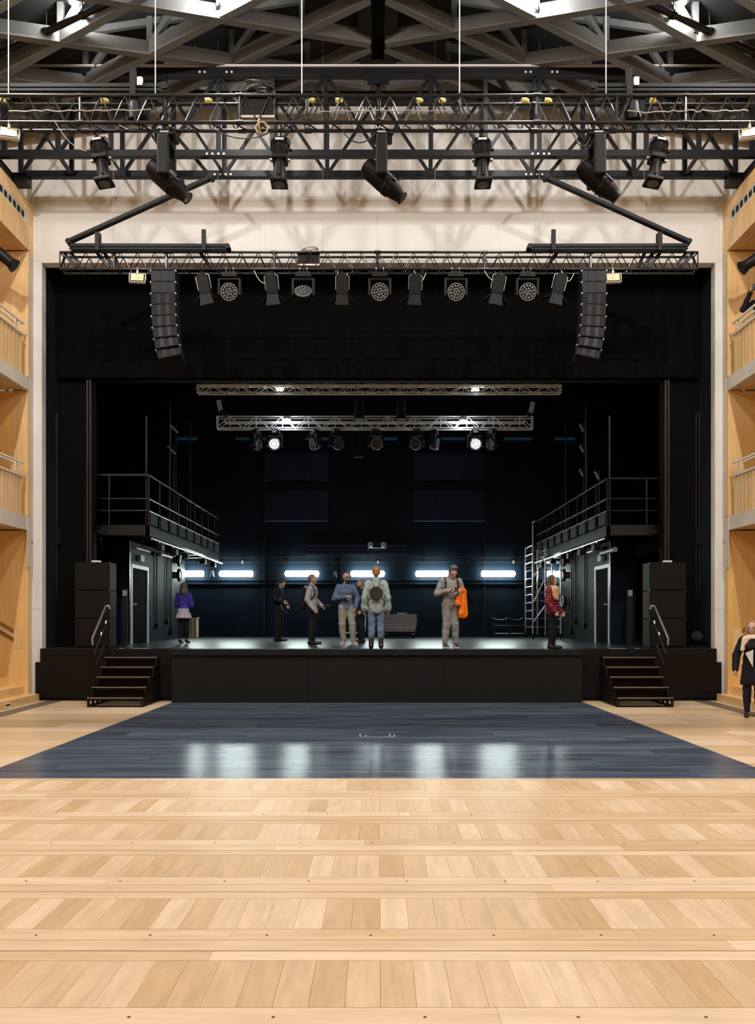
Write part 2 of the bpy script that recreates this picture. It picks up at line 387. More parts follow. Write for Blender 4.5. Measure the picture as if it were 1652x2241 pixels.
# ---------------------------------------------------------------- black portal behind the opening
YP = 17.5
PX0, PX1, PZ = XX(205, YP), XX(1449, YP), ZZ(833, YP)
p = MB(); p.box(-7.12, 7.14, YP, YP+0.18, PZ, 11.6); wall_portal = p.build('wall_portal', M['portal']); tag(wall_portal, 'matt black portal framing the stage picture', None, kind='structure')
for x0, x1 in ((-7.12, PX0), (PX1, 7.14)):
    p = MB(); p.box(x0, x1, YP, YP+0.18, 1.082, PZ); p.build('portal_leg', M['portal'], wall_portal)
for s, x in ((-1, OPX0-0.02), (1, OPX1+0.02)):
    p = MB(); p.box(min(x, x+s*0.05), max(x, x+s*0.05), YB+0.012, YP, 1.082, 11.6); tag(p.build('wall_jamb_'+('left' if s < 0 else 'right'), M['jamb']), 'black satin jamb lining the stage opening', None, kind='structure')
    # guide rails and conduit on the portal legs
    xr = (PX0 if s < 0 else PX1)-s*0.0
    for dx in (0.055, 0.12):
        p = MB(); p.box(xr+s*dx-0.02, xr+s*dx+0.02, YP-0.06, YP, 1.082, PZ); p.build('guide_rail', M['brownrail'], wall_portal)
    xc = XX(124 if s < 0 else 1531, YP-0.05)
    for dx in ((0.0, 0.07) if s > 0 else (0.0,)):
        p = MB(); p.tube((xc-dx, YP-0.03, ZZ(1310, YP)), (xc-dx, YP-0.03, ZZ(905, YP)), 0.014); p.build('conduit', M['gallery'], wall_portal, smooth=True)
    p = MB(); p.box(xc-0.09, xc+0.09, YP-0.08, YP, ZZ(1192, YP), ZZ(1158, YP)); b_ = p.build('junction_box', M['fixture2'], wall_portal, bevel=0.006)
    p = MB(); p.box(xc-0.055, xc+0.055, YP-0.084, YP-0.078, ZZ(1186, YP), ZZ(1167, YP)); p.build('socket_face', M['blackbox'], b_)
# soft black border just behind the opening head and side drapes between jamb and portal
p = MB()
for i in range(40):
    a = -7.0+i*0.35; p.prism([(a, YP-0.10), (a+0.175, YP-0.155), (a+0.35, YP-0.10), (a+0.35, YP-0.09), (a+0.175, YP-0.145), (a, YP-0.09)], 'z', 6.94, 11.4)
border = one('border_drape', p, M['softblack'], 'pleated black border drape hanging behind the top of the stage opening', 'drape')
# wings behind the portal
YBW = 26.6
SZ = 1.082
p = MB(); p.box(-11, 11, YBW, YBW+0.3, 0, 13.0); wall_back = p.build('wall_back', M['stagewall']); tag(wall_back, 'dark blue-black rear wall of the stage', None, kind='structure')
for s in (-1, 1):
    p = MB(); p.box(min(s*11, s*11.2), max(s*11, s*11.2), YP, YBW, 0, 13.0); o = p.build('wall_wing', M['stagedark']); tag(o, 'black outer wall of the stage wing', None, kind='structure')
p = MB(); p.box(-11, 11, YP-0.1, YBW+0.3, 11.7, 11.9); o = p.build('ceiling_stage', M['stagedark']); tag(o, 'black fly tower ceiling over the stage', None, kind='structure')
p = MB(); p.box(-11, -7.12, YP, YP+0.18, 0, 13.0); p.box(7.14, 11, YP, YP+0.18, 0, 13.0); o = p.build('wall_portal_side', M['stagedark']); tag(o, 'black wall hidden beside the portal', None, kind='structure')

# ---------------------------------------------------------------- stage platform
p = MB(); p.box(-10.9, 10.9, YP-0.001, YBW, 0.9, SZ); p.box(-7.02, 7.04, YS+0.02, YP, 0.9, SZ)
stage = p.build('floor_stage', M['stagefloor']); tag(stage, 'glossy dark stage floor under the standing people', None, kind='structure')
p = MB(); p.box(XX(375, YA), XX(1274, YA), YA-0.02, YS+0.02, SZ-0.125, SZ); p.build('apron_lip', M['apron'], stage, bevel=0.006)
for i in range(3):
    a = XX(375, YA); w = (XX(1274, YA)-a)/3
    p = MB(); p.box(a+i*w+0.003, a+(i+1)*w-0.003, YA+0.02, YS, 0.0, SZ-0.135); p.build('apron_board', M['apron'], stage)
p = MB(); p.box(XX(375, YA)+0.01, XX(1274, YA)-0.01, YA+0.04, YS, SZ-0.14, SZ-0.12); p.build('shadow_gap', M['blackbox'], stage)
for (a, b) in ((-7.09, XX(375, YA)), (XX(1274, YA), 7.11)):
    p = MB(); p.box(a, b, YS-0.05, YS+0.02, 0.07, 0.80); p.build('side_facing', M['stageside'], stage)
    aa, bb = (a+0.1, b) if a < 0 else (a, b-0.1)
    p = MB(); p.box(aa, bb, YS-0.05, YS+0.02, 0.80, SZ); p.build('side_facing', M['stageside'], stage)
    p = MB(); p.box(a, b, YS-0.02, YS+0.02, 0.0, 0.07); p.build('kick_strip', M['blackbox'], stage)
    p = MB(); p.box(aa, bb, YS-0.053, YS-0.049, SZ-0.012, SZ+0.002); p.build('edge_trim', M['gallery'], stage)
for s in (-1, 1):    # white tread markers on the stage edge above the stairs
    for (a, b) in ((292, 328), (262, 272)):
        x0, x1 = XX(a, YS), XX(b, YS)
        if s > 0: x0, x1 = -x1+0.06, -x0+0.06
        p = MB(); p.box(x0, x1, YS-0.052, YS-0.03, SZ, SZ+0.006); p.build('edge_marker', M['white'], stage)

# ---------------------------------------------------------------- wooden side walls with balconies
def side(s):
    nm = 'left' if s < 0 else 'right'
    XW, YE, XO = 7.15, 16.36, 9.9
    def bx(x0, x1, y0, y1, z0, z1):
        b = MB(); a0, a1 = sorted((s*x0, s*x1)); b.box(a0, a1, y0, y1, z0, z1); return b
    w = bx(XO, XO+0.2, -8.5, YS, 0, 13.2).build('wall_'+nm, M['woodend']); tag(w, f'birch clad side wall with balconies on the {nm}', None, kind='structure')
    # fascia above the top balcony: veneer panels with a vent band
    zt, zv1, zv0, zb = 10.26, 9.98, 9.76, 9.24
    y = YS
    i = 0
    while y > 9.0:
        y0 = y-0.26 if y == YS else y-0.62
        for (z0, z1, m_) in ((zb, zv0-0.002, M['wood']), (zv0, zv1, M['beige'] if y < YS else M['wood']), (zv1+0.002, zt, M['wood'])):
            bx(XW+(0.006 if z0 == zv0 else 0), XW+0.12, y0+0.0015, y-0.0015, z0, z1).build('veneer_panel', m_, w)
        y = y0; i += 1
    for k in range(16):
        yy = 16.16-k*0.185; bx(XW-0.002, XW+0.02, yy-0.11, yy, zv0+0.05, zv1-0.05).build('vent', M['blackbox'], w)
    bx(XW, XW+0.12, -8.5, 9.0, zb, zt).build('fascia', M['wood'], w)
    bx(XW+0.12, XO, -8.5, YS, zt-0.1, zt).build('gallery_deck', M['woodend'], w)
    bx(XW+0.12, XO, -8.5, YE, 9.24, 9.34).build('soffit', M['wood'], w)
    # beige corner pilaster below the fascia
    bx(XW, XW+0.3, YE+0.06, YS, 3.3, zb).build('pilaster', M['beige'], w)
    bx(XW+0.03, XW+0.3, YE+0.06, YS, 0, 3.3).build('pilaster_base', M['beige'], w)
    bx(XW-0.015, XW, YE-0.07, YE+0.1, 2.75, 3.78).build('beam_bearing', M['beige'], w)
    # end walls of the three recesses, facing the audience
    bx(XW+0.001, XO, YE+0.001, YE+0.058, 0, 3.5).build('end_panel', M['woodend'], w)
    for (x0, x1) in ((XW+0.001, XW+0.85), (XW+0.853, XO)):
        bx(x0, x1, YE+0.002, YE+0.058, 3.8, 6.36).build('end_panel', M['woodend'], w)
        bx(x0, x1, YE+0.002, YE+0.058, 6.66, 9.22).build('end_panel', M['wood'], w)
    # splayed jamb in the middle recess
    b = MB(); b.prism([(s*(XW+0.005), YE-0.001), (s*(XW+0.005), YE-0.02), (s*(XW+0.30), YE-0.001)], 'z', 3.8, 6.3); b.build('splayed_jamb', M['wood'], w)
    # slabs with pale edges
    for (z0, z1, m_) in ((6.37, 6.64, M['beige']), (3.51, 3.79, M['beige'])):
        bx(XW, XW+0.10, -8.5, YE+0.001, z0, z1).build('slab_edge', m_, w)
        bx(XW+0.10, XO, -8.5, YE+0.001, z0+0.02, z1-0.01).build('slab', M['wood'], w)
    # balustrade slats, cap and steel rail on the two balconies
    for (zs, zc, zr) in ((6.64, 7.42, 7.66), (3.79, 4.56, 4.84)):
        y = 16.14
        sl = MB(); sl.box(-0.015, 0.015, -0.055, 0.055, 0, zc-zs); sme = sl.mesh('slat', M['wood'])
        for k in range(18):
            place(sme, 'slat', w, loc=(s*(XW+0.045), 16.08-k*0.155, zs))
        bx(XW+0.07, XW+0.085, 8.0, 16.14, zs, zc).build('slat_backing', M['woodend'], w)
        bx(XW+0.01, XW+0.11, -8.5, 16.16, zc, zc+0.045).build('balustrade_cap', M['beige'], w)
        bx(XW+0.09, XW+0.10, -8.5, 8.0, zs, zc).build('slat_backing', M['woodend'], w)
        for xr in (XW-0.01, XW+0.13):
            b = MB(); b.box(min(s*xr, s*(xr+0.04)), max(s*xr, s*(xr+0.04)), -2, 16.1, zr-0.015, zr+0.015); b.build('handrail', M['railcream'], w)
        bx(XW-0.01, XW+0.17, 16.10, 16.14, zr-0.015, zr+0.015).build('rail_end', M['railcream'], w)
        for k in range(7):
            yy = 15.92-k*1.3; bx(XW+0.03, XW+0.07, yy-0.025, yy+0.025, zc+0.045, zr-0.015).build('rail_post', M['railcream'], w)
    # stair up into the wall at floor level
    for k in range(5):
        x0 = XW-0.22+k*0.3; bx(x0, x0+0.34, 9.0, YE+0.0, 0.0 if k == 0 else 0.165*k, 0.165*(k+1)).build('stair_step', M['woodstep'], w, bevel=0.004)
    for k in range(2):
        bx(XW-0.224, XW-0.218, 14.85-k*1.7, 15.07-k*1.7, 0.04, 0.125).build('step_light', M['railcream'], w)
        bx(XW-0.226, XW-0.223, 14.87-k*1.7, 15.05-k*1.7, 0.07, 0.10).build('step_lamp_slit', M['blackbox'], w)
    # handrail slots rising with the stair: dark bars, recess shade put into the colour
    def slot(px, zc, w_, z_): return None
    x0, z0 = XW+0.30, 1.44
    for dz, hh, m_ in ((0.0, 0.045, 'woodslot'), (-0.175, 0.045, 'woodslot'), (-0.088, 0.04, 'wood')):
        b = MB(); pts = [(s*x0, z0+dz-hh), (s*(x0+2.4), z0+dz+1.44-hh), (s*(x0+2.4), z0+dz+1.44+hh), (s*x0, z0+dz+hh)]
        b.prism(pts, 'y', YE-(0.004 if m_ == 'woodslot' else 0.02), YE+0.002); b.build('handrail_slot' if m_ == 'woodslot' else 'wooden_handrail', M[m_], w)
    b = bx(XW+0.12, XW+0.296, YE-0.004, YE+0.002, 1.08, 1.49); b.build('slot_end_plate', M['wood'], w)
    bx(XW-0.28, XW-0.221, 8.0, YS-0.02, 0.0006, 0.004).build('pale_edge_strip', M['beige'], w)
    bx(XW-0.62, XW-0.281, 8.0, YS-0.02, 0.0006, 0.003).build('floor_grille', M['threshold'], w)
    # black tube rail above the fascia
    b = MB(); b.tube((s*(XW+0.02), 9.0, 10.40), (s*(XW+0.02), 15.85, 10.40), 0.035); b.tube((s*(XW+0.02), 9, 10.30), (s*(XW+0.02), 15.6, 10.30), 0.05)
    b.build('black_top_rail', M['blacksteel'], w, smooth=True)
    b = bx(XW-0.25, XW+0.10, 15.7, 15.95, 10.27, 10.47); b.build('bearing_block', M['blacksteel'], w, bevel=0.01)
    return w
WL, WR = side(-1), side(1)
# wall behind the camera
p = MB(); p.box(-10.1, 10.1, -8.7, -8.5, 0, 13.2); o = p.build('wall_rear', M['wood']); tag(o, 'birch wall at the far end behind the camera', None, kind='structure')

# ---------------------------------------------------------------- roof: deck and steel lattice
p = MB()
for s in (-1, 1):
    p.prism([(0, 13.34), (s*10.2, 13.34-0.147*10.2), (s*10.2, 13.5-0.147*10.2), (0, 13.5)], 'y', -8.7, YS+0.3)
ceiling = p.build('ceiling', M['roof']); tag(ceiling, 'black pitched roof deck', None, kind='structure')
p = MB(); p.prism([(-0.36, 13.25), (-0.12, 13.25), (-0.12, 12.7), (-0.36, 12.7)], 'y', -8, YS-0.02); p.build('ridge_beam', M['roof'], ceiling)
p = MB(); p.prism([(0.36, 13.25), (0.12, 13.25), (0.12, 12.7), (0.36, 12.7)], 'y', -8, YS-0.02); p.build('ridge_beam', M['roof'], ceiling)
latt = thing('roof_lattice', 'graphite steel roof lattice of crossing diagonal beams', None, (0, 14.6, 12.6), kind='structure')
DX, DY = 1.39, 0.605
def zlow(x): return 12.72-0.147*abs(x)
def node(k, j): return Vector((k*DX, 14.63+j*DY, zlow(k*DX)))
def nodes_ok(k, j): return 1 <= abs(k) <= 6 and -8 <= j <= 2
for s in (-1, 1):
    for k in range(0, 7):
        for j in range(-9, 4):
            if (k+j) % 2 == 0: continue
            for dj in (-1, 1):
                a = Vector((s*k*DX, 14.63+j*DY, zlow(k*DX))); b = Vector((s*(k+1)*DX, 14.63+(j+dj)*DY, zlow((k+1)*DX)))
                if max(a.y, b.y) > 16.5: continue
                if k == 0: a = a.lerp(b, 0.12)
                bb = MB(); bb.beam(a, b, 0.14, 0.25); bb.build('lattice_beam', M['beam'], latt)
                # lighter strut leaning up from the beam to the deck purlin
                if k >= 1:
                    up = Vector((a.x*0.45+b.x*0.55, a.y*0.45+b.y*0.55, GAB(a.x)-0.08))
                    bb = MB(); bb.beam(b+Vector((0, 0, 0.08)), up, 0.07, 0.12); bb.build('lattice_strut', M['beam'], latt)
            if k >= 1 and 14.63+j*DY < 16.4:
                a = Vector((s*k*DX, 14.63+j*DY, zlow(k*DX)))
                bb = MB(); bb.box(a.x-0.05, a.x+0.05, a.y-0.05, a.y+0.05, a.z-0.12, GAB(a.x)-0.02); bb.build('lattice_post', M['beam'], latt)
    # purlins carried by the posts, and the big inclined duct pipe crossing below
    for j in range(-8, 4, 2):
        yy = 14.63+j*DY
        bb = MB(); bb.beam((s*DX, yy, GAB(DX)-0.10), (s*7*DX, yy, GAB(7*DX)-0.10), 0.07, 0.12); bb.build('purlin', M['beam'], latt)
    a, b = P(0 if s < 0 else 1654, 118, 14.2), P(262 if s < 0 else 1392, -6, 13.4)
    a2 = a+(a-b)*0.5; b2 = b+(b-a)*0.5
    bb = MB(); bb.tube(a2, b2, 0.055, 12); o = one('roof_pipe', bb, M['blackbox'], 'thick black pipe slanting under the roof lattice on the '+('left' if s < 0 else 'right'), 'pipe', smooth=True)
    for t in (0.25, 0.45, 0.6, 0.75):
        c = a2.lerp(b2, t); d = (b2-a2).normalized(); bb = MB(); bb.tube(c-d*0.03, c+d*0.03, 0.075, 12); bb.tube(c, c+Vector((0, 0, 0.35)), 0.012, 6); bb.build('pipe_clamp', M['blacksteel'], o)

# ================================================================ STEEL AND RIGGING
# ---------------------------------------------------------------- two flat steel trusses in front of the cream wall
def flat_truss(label, Y, ztop, zbot, xs, par, bolts, hang):
    t = thing('steel_truss', label, 'truss', (0, Y, zbot), group='flat steel trusses before the cream wall')
    x0, x1 = -7.55, 7.55
    if Y > 15.5: x0, x1 = -7.12, 7.12
    for z, h in ((ztop, 0.16), (zbot, 0.125)):
        b = MB(); b.box(x0, x1, Y-0.06, Y+0.06, z-h/2, z+h/2); b.build('chord', M['blacksteel'], t, bevel=0.006)
    pm = MB(); pm.box(-0.04, 0.04, -0.035, 0.035, 0, ztop-zbot-0.14); pm = pm.mesh('post', M['blacksteel'])
    for x in xs: place(pm, 'post', t, loc=(x, 0, 0.06))
    for i in range(len(xs)-1):
        a, c = xs[i], xs[i+1]
        up = (i+par) % 2 == 0
        b = MB(); b.beam((a+0.04, Y, (zbot if up else ztop)+(0.06 if up else -0.08)), (c-0.04, Y, (ztop if up else zbot)+(-0.08 if up else 0.06)), 0.05, 0.065, up=(0, 1, 0)); b.build('diagonal', M['blacksteel'], t)
    for (px, py) in bolts:
        q = P(px, py, Y-0.062); b = MB(); b.tube((q.x, Y-0.075, q.z), (q.x, Y-0.06, q.z), 0.022, 8); b.build('bolt', M['bolt'], t)
    return t
YN, YFAR = 15.2, 15.9
xs_n = [XX(p, YN) for p in (10, 127, 243, 361, 478, 596, 713, 828, 943, 1062, 1180, 1297, 1414, 1529, 1645)]
xs_f = [XX(p, YFAR) for p in (46, 157, 268, 380, 491, 603, 716, 828, 942, 1053, 1164, 1275, 1387, 1498, 1609)]
b_top = [(x, 158) for x in (437, 448, 496, 507, 1150, 1161, 1208, 1219)]
b_mid = [(x, 337) for x in (453, 465, 478, 490, 1165, 1177, 1190, 1201)]
b_low = [(x, 382) for x in (470, 482, 494, 505, 1151, 1162, 1175, 1186)]
tn = flat_truss('nearer flat black steel truss with white bolt heads on its top chord', YN, ZZ(161, YN), ZZ(338, YN), xs_n, 1, b_top+b_mid, 0)
tf = flat_truss('farther flat black steel truss, its bottom chord lowest across the cream wall', YFAR, ZZ(212, YFAR), ZZ(383, YFAR), xs_f, 0, b_low, 0)
# polished ledge angle riding on the nearer top chord
b = MB(); b.box(-7.55, 7.55, YN-0.09, YN+0.05, ZZ(161, YN)+0.08, ZZ(161, YN)+0.115); b.build('ledge_angle', M['wire'], tn)
b = MB(); v0, v1 = P(804, 184, YN-0.1), P(851, 167, YN-0.1); b.box(v0.x, v1.x, YN-0.11, YN-0.06, v0.z, v1.z); b.build('splice_plate', M['blacksteel'], tn)
# cross ties between both trusses
for x in xs_n[1::2]:
    b = MB(); b.beam((x, YN, ZZ(338, YN)), (x, YFAR, ZZ(383, YFAR)), 0.05, 0.07); b.build('cross_tie', M['blacksteel'], tn)

# ---------------------------------------------------------------- lighting trusses made of four tubes with zig-zag lacing
def box_truss(name, label, x0, x1, Y, z, h, d, wave, rc, rb, m, group=None, posts=False, back=True):
    t = thing(name, label, 'truss', ((x0+x1)/2, Y, z), group=group); L = x1-x0; n = max(2, int(round(L/wave))); w = L/n
    c = MB(); c.tube((-L/2, 0, 0), (L/2, 0, 0), rc, 10); cm = c.mesh('chord', m, smooth=True)
    for yy in (0, d):
        for zz in (0, h): place(cm, 'chord', t, loc=(0, yy, zz))
    u = MB(); u.tube((0, 0, 0), (w/2, 0, h), rb, 6); um = u.mesh('lacing', m, smooth=True)
    v = MB(); v.tube((0, 0, h), (w/2, 0, 0), rb, 6); vm = v.mesh('lacing', m, smooth=True)
    for yy in ((0, d) if back else (0,)):
        for i in range(n):
            place(um, 'lacing', t, loc=(-L/2+i*w, yy, 0)); place(vm, 'lacing', t, loc=(-L/2+i*w+w/2, yy, 0))
    k = MB(); k.tube((0, 0, 0), (w/2, d, 0), rb, 6); km = k.mesh('cross_lacing', m, smooth=True)
    for i in range(n): place(km, 'cross_lacing', t, loc=(-L/2+i*w, 0, 0))
    f = MB()
    for a, b_ in (((0, 0, 0), (0, 0, h)), ((0, d, 0), (0, d, h)), ((0, 0, 0), (0, d, 0)), ((0, 0, h), (0, d, h)), ((0, 0, 0), (0, d, h))): f.tube(a, b_, rb*1.5, 6)
    fm = f.mesh('end_frame', m, smooth=True)
    for x in (-L/2, L/2): place(fm, 'end_frame', t, loc=(x, 0, 0))
    if posts:
        q = MB(); q.tube((0, 0, 0), (0, 0, h), rb, 6); qm = q.mesh('lacing_post', m, smooth=True)
        for i in range(n): place(qm, 'lacing_post', t, loc=(-L/2+i*w+w/2, 0, 0))
    return t
YT = 11.0
ZT0, ZT1 = ZZ(268, YT), ZZ(209, YT)
front_truss = box_truss('lighting_truss', 'long black front lighting truss crossing the whole picture above the floor', -6.3, 6.3, YT, ZT0, ZT1-ZT0, 0.19, 0.335, 0.025, 0.011, M['trussblack'])
for px in (175, 360, 524, 672, 830, 1006, 1175, 1350, 1500):     # couplings between truss lengths
    x = XX(px, YT); b = MB()
    for zz in (ZT0, ZT1):
        for yy in (0, 0.19): b.tube((x-0.05, YT+yy, zz), (x+0.05, YT+yy, zz), 0.034, 10)
    b.tube((x, YT, ZT0), (x, YT, ZT1), 0.02, 6); b.build('coupling', M['trussblack'], front_truss, smooth=True)
for px in (5, 230, 457, 684, 742, 918, 968, 1150, 1200, 1430):
    q = P(px, 222, YT+0.19); b = MB(); b.lathe([(0.03, -0.05), (0.045, -0.05), (0.05, 0.0), (0.032, 0.04), (0.02, 0.05)], 12, Matrix.Translation(q) @ Matrix.Rotation(math.pi/2, 4, 'Y'))
    b.build('yellow_coupler', M['yellow'], front_truss, smooth=True)
def wob(a, b, n, sag, jit=0.0):
    a, b = Vector(a), Vector(b); out = []
    for i in range(n+1):
        t = i/n; p = a.lerp(b, t); p.z -= sag*4*t*(1-t); p += Vector((random.uniform(-jit, jit), random.uniform(-jit, jit), random.uniform(-jit, jit))); out.append(p)
    return out
def cable(label, pts, r=0.008, m='cable', name='cable'):
    b = MB(); b.path(pts, r, 6); return one(name, b, M[m], label, 'cable', smooth=True)
cable('pale grey cable tied along the middle of the front lighting truss', wob(P(700, 243, 10.972), P(985, 242, 10.972), 24, 0.0, 0.012), 0.007, 'cablegrey')
cable('pale grey cable tied along the left third of the front lighting truss', wob(P(20, 242, 10.972), P(330, 242, 10.972), 26, 0.0, 0.014), 0.007, 'cablegrey')
cable('pale grey cable tied along the right end of the front lighting truss', wob(P(1370, 245, 10.972), P(1640, 242, 10.972), 26, 0.0, 0.014), 0.007, 'cablegrey')
cable('black cable sagging below the front truss near its case', wob(P(470, 284, 10.972), P(590, 290, 10.972), 12, 0.10), 0.008)
cable('black cable loop sagging left of the centre moving head', wob(P(750, 288, 10.972), P(820, 292, 10.972), 12, 0.14), 0.008)
cable('black cable loop beside the right moving head', wob(P(1255, 290, 10.972), P(1292, 300, 10.972), 12, 0.16), 0.008)
cable('thin grey cable dropping beside the left profile spotlight', wob(P(118, 262, 10.972), P(190, 330, 10.972), 10, 0.10), 0.005, 'cablegrey')
# suspension wires
for px, w_ in ((12, 'far left'), (336, 'left of the case'), (659, 'left of centre'), (1007, 'right of centre'), (1330, 'above the right moving head')):
    x = XX(px, YT); b = MB(); b.tube((x, YT+0.09, ZT1), (x, YT+0.09, GAB(x)), 0.0075, 6); o = one('suspension_wire', b, M['wire'], f'thin pale suspension wire holding the front truss, {w_}', 'wire', group='front truss suspension wires')
    b = MB(); b.box(x-0.03, x+0.03, YT+0.06, YT+0.12, ZT1-0.02, ZT1+0.06); b.build('shackle', M['blackbox'], o)

YM = 15.5
ZM0, ZM1 = ZZ(589, YM), ZZ(552, YM)
pros_truss = box_truss('lighting_truss', 'black lighting truss hanging in front of the top of the stage opening', XX(131, YM), XX(1527, YM), YM, ZM0, ZM1-ZM0, 0.21, 0.338, 0.022, 0.009, M['trussblack'])
for px in (250, 364, 600, 826, 1060, 1292):
    x = XX(px, YM); b = MB()
    for zz in (ZM0, ZM1): b.tube((x-0.06, YM, zz), (x+0.06, YM, zz), 0.032, 10)
    b.tube((x, YM, ZM0), (x, YM, ZM1), 0.03, 6); b.build('coupling', M['trussblack'], pros_truss, smooth=True)
cable('grey signal cable running along the stage-front truss', wob(P(700, 569, 15.475), P(950, 570, 15.475), 30, 0.0, 0.012), 0.007, 'cablegrey')
cable('grey signal cable on the left half of the stage-front truss', wob(P(280, 566, 15.475), P(420, 567, 15.475), 18, 0.0, 0.012), 0.007, 'cablegrey')
for i, (a, b_, s_, w_) in enumerate(((556, 600, 0.22, 'left of the second barn door lamp'), (738, 760, 0.26, 'over the middle barn door lamp'), (1060, 1098, 0.16, 'beside the fifth barn door lamp'), (906, 932, 0.18, 'beside the fourth barn door lamp'), (1228, 1256, 0.18, 'beside the sixth barn door lamp'))):
    cable('white cable loop hanging '+w_, wob(P(a, 592, 15.475), P(b_, 598, 15.475), 12, s_), 0.007, 'wire')

for px, w_ in ((248, 'first from the left'), (477, 'second from the left'), (706, 'third from the left'), (952, 'third from the right'), (1180, 'second from the right'), (1409, 'first from the right')):
    x = XX(px, YM); b = MB(); b.tube((x, YM, ZM1), (x, YM, GAB(x)), 0.0035, 6); o = one('suspension_wire', b, M['cablegrey'], f'fine wire rising from the stage-front truss, {w_}', 'wire', group='stage-front truss suspension wires')
    b = MB(); b.torus((x, YM, ZM1), 0.026, 0.008, 'x', 12, 6); b.build('wire_clip', M['blackbox'], o)
# cases on both trusses with coiled cable on top
def case(label, c, w, h, d, loops, coil_lab, bright):
    t = thing('power_case', label, 'case', (c.x, c.y, c.z-h/2)); b = MB(); b.box(c.x-w/2, c.x+w/2, c.y-d/2, c.y+d/2, c.z-h/2, c.z+h/2); b.build('body', M['fixture'], t, bevel=0.01)
    for s in (-1, 1):
        b = MB(); b.box(c.x+s*w/2-0.012, c.x+s*w/2+0.012, c.y-d/2-0.008, c.y-d/2+0.01, c.z-h/2-0.02, c.z+h/2+0.02); b.build('edge_angle', M['brownrail'], t)
    b = MB(); b.box(c.x-w/2, c.x+w/2, c.y-d/2-0.01, c.y+d/2, c.z-h/2-0.03, c.z-h/2); b.build('base_tray', M['alucream'], t)
    k = thing('cable_coil', coil_lab, 'cable', (c.x, c.y, c.z+h/2))
    for i in range(loops):
        b = MB(); pts = []
        ph = random.uniform(0, 6); rr = w*random.uniform(0.28, 0.46)
        for j in range(17):
            a = 2*math.pi*j/16; pts.append((c.x+random.uniform(-.02, .02)+rr*math.cos(a), c.y+0.1*math.sin(a), c.z+h/2+0.02+i*0.012+0.05*(1+math.sin(a+ph))))
        b.path(pts, 0.011, 6); b.build('loop', M['cable'] if not bright else M['cablegrey'], k, smooth=True)
case('dark brown power case standing in the front truss', P(566, 236, YT+0.1), 0.46, 0.32, 0.17, 9, 'black cable coil lying on the front truss case', False)
case('black power case standing in the stage-front truss', P(676, 570, YM+0.12), 0.42, 0.22, 0.18, 3, 'pale cable coil lying on the stage-front truss case', True)
q = P(568, 277, YT-0.02); b = MB(); b.torus((q.x, q.y, q.z), 0.09, 0.012, 'x'); b.torus((q.x+0.03, q.y, q.z-0.02), 0.08, 0.012, 'y'); one('cable_bundle', b, M['ply'], 'tan rope bundle tied under the dark case on the front truss', 'rope', smooth=True)
# chain hoists
for px, w_ in ((298, 'left'), (1383, 'right')):
    c = P(px, 240, YT+0.1); t = thing('chain_hoist', f'black chain hoist hanging in the {w_} part of the front truss', 'hoist', (c.x, c.y, c.z-0.2))
    b = MB(); b.lathe([(0.06, -0.18), (0.11, -0.16), (0.12, 0.05), (0.09, 0.12), (0.04, 0.16)], 14, Matrix.Translation(c)); b.build('motor', M['blackbox'], t, smooth=True)
    b = MB(); b.cbox((c.x+0.1, c.y, c.z-0.02), (0.14, 0.16, 0.24)); b.build('gear_housing', M['fixture2'], t, bevel=0.015)
    b = MB(); b.box(c.x-0.085, c.x+0.0, c.y-0.03, c.y+0.03, c.z+0.1, ZZ(142, YT)); b.build('hanger', M['blackbox'], t)
    b = MB(); b.box(c.x+0.02, c.x+0.09, c.y-0.03, c.y+0.02, ZZ(178, YT), ZZ(160, YT)); b.build('warning_tag', M['white'], t)
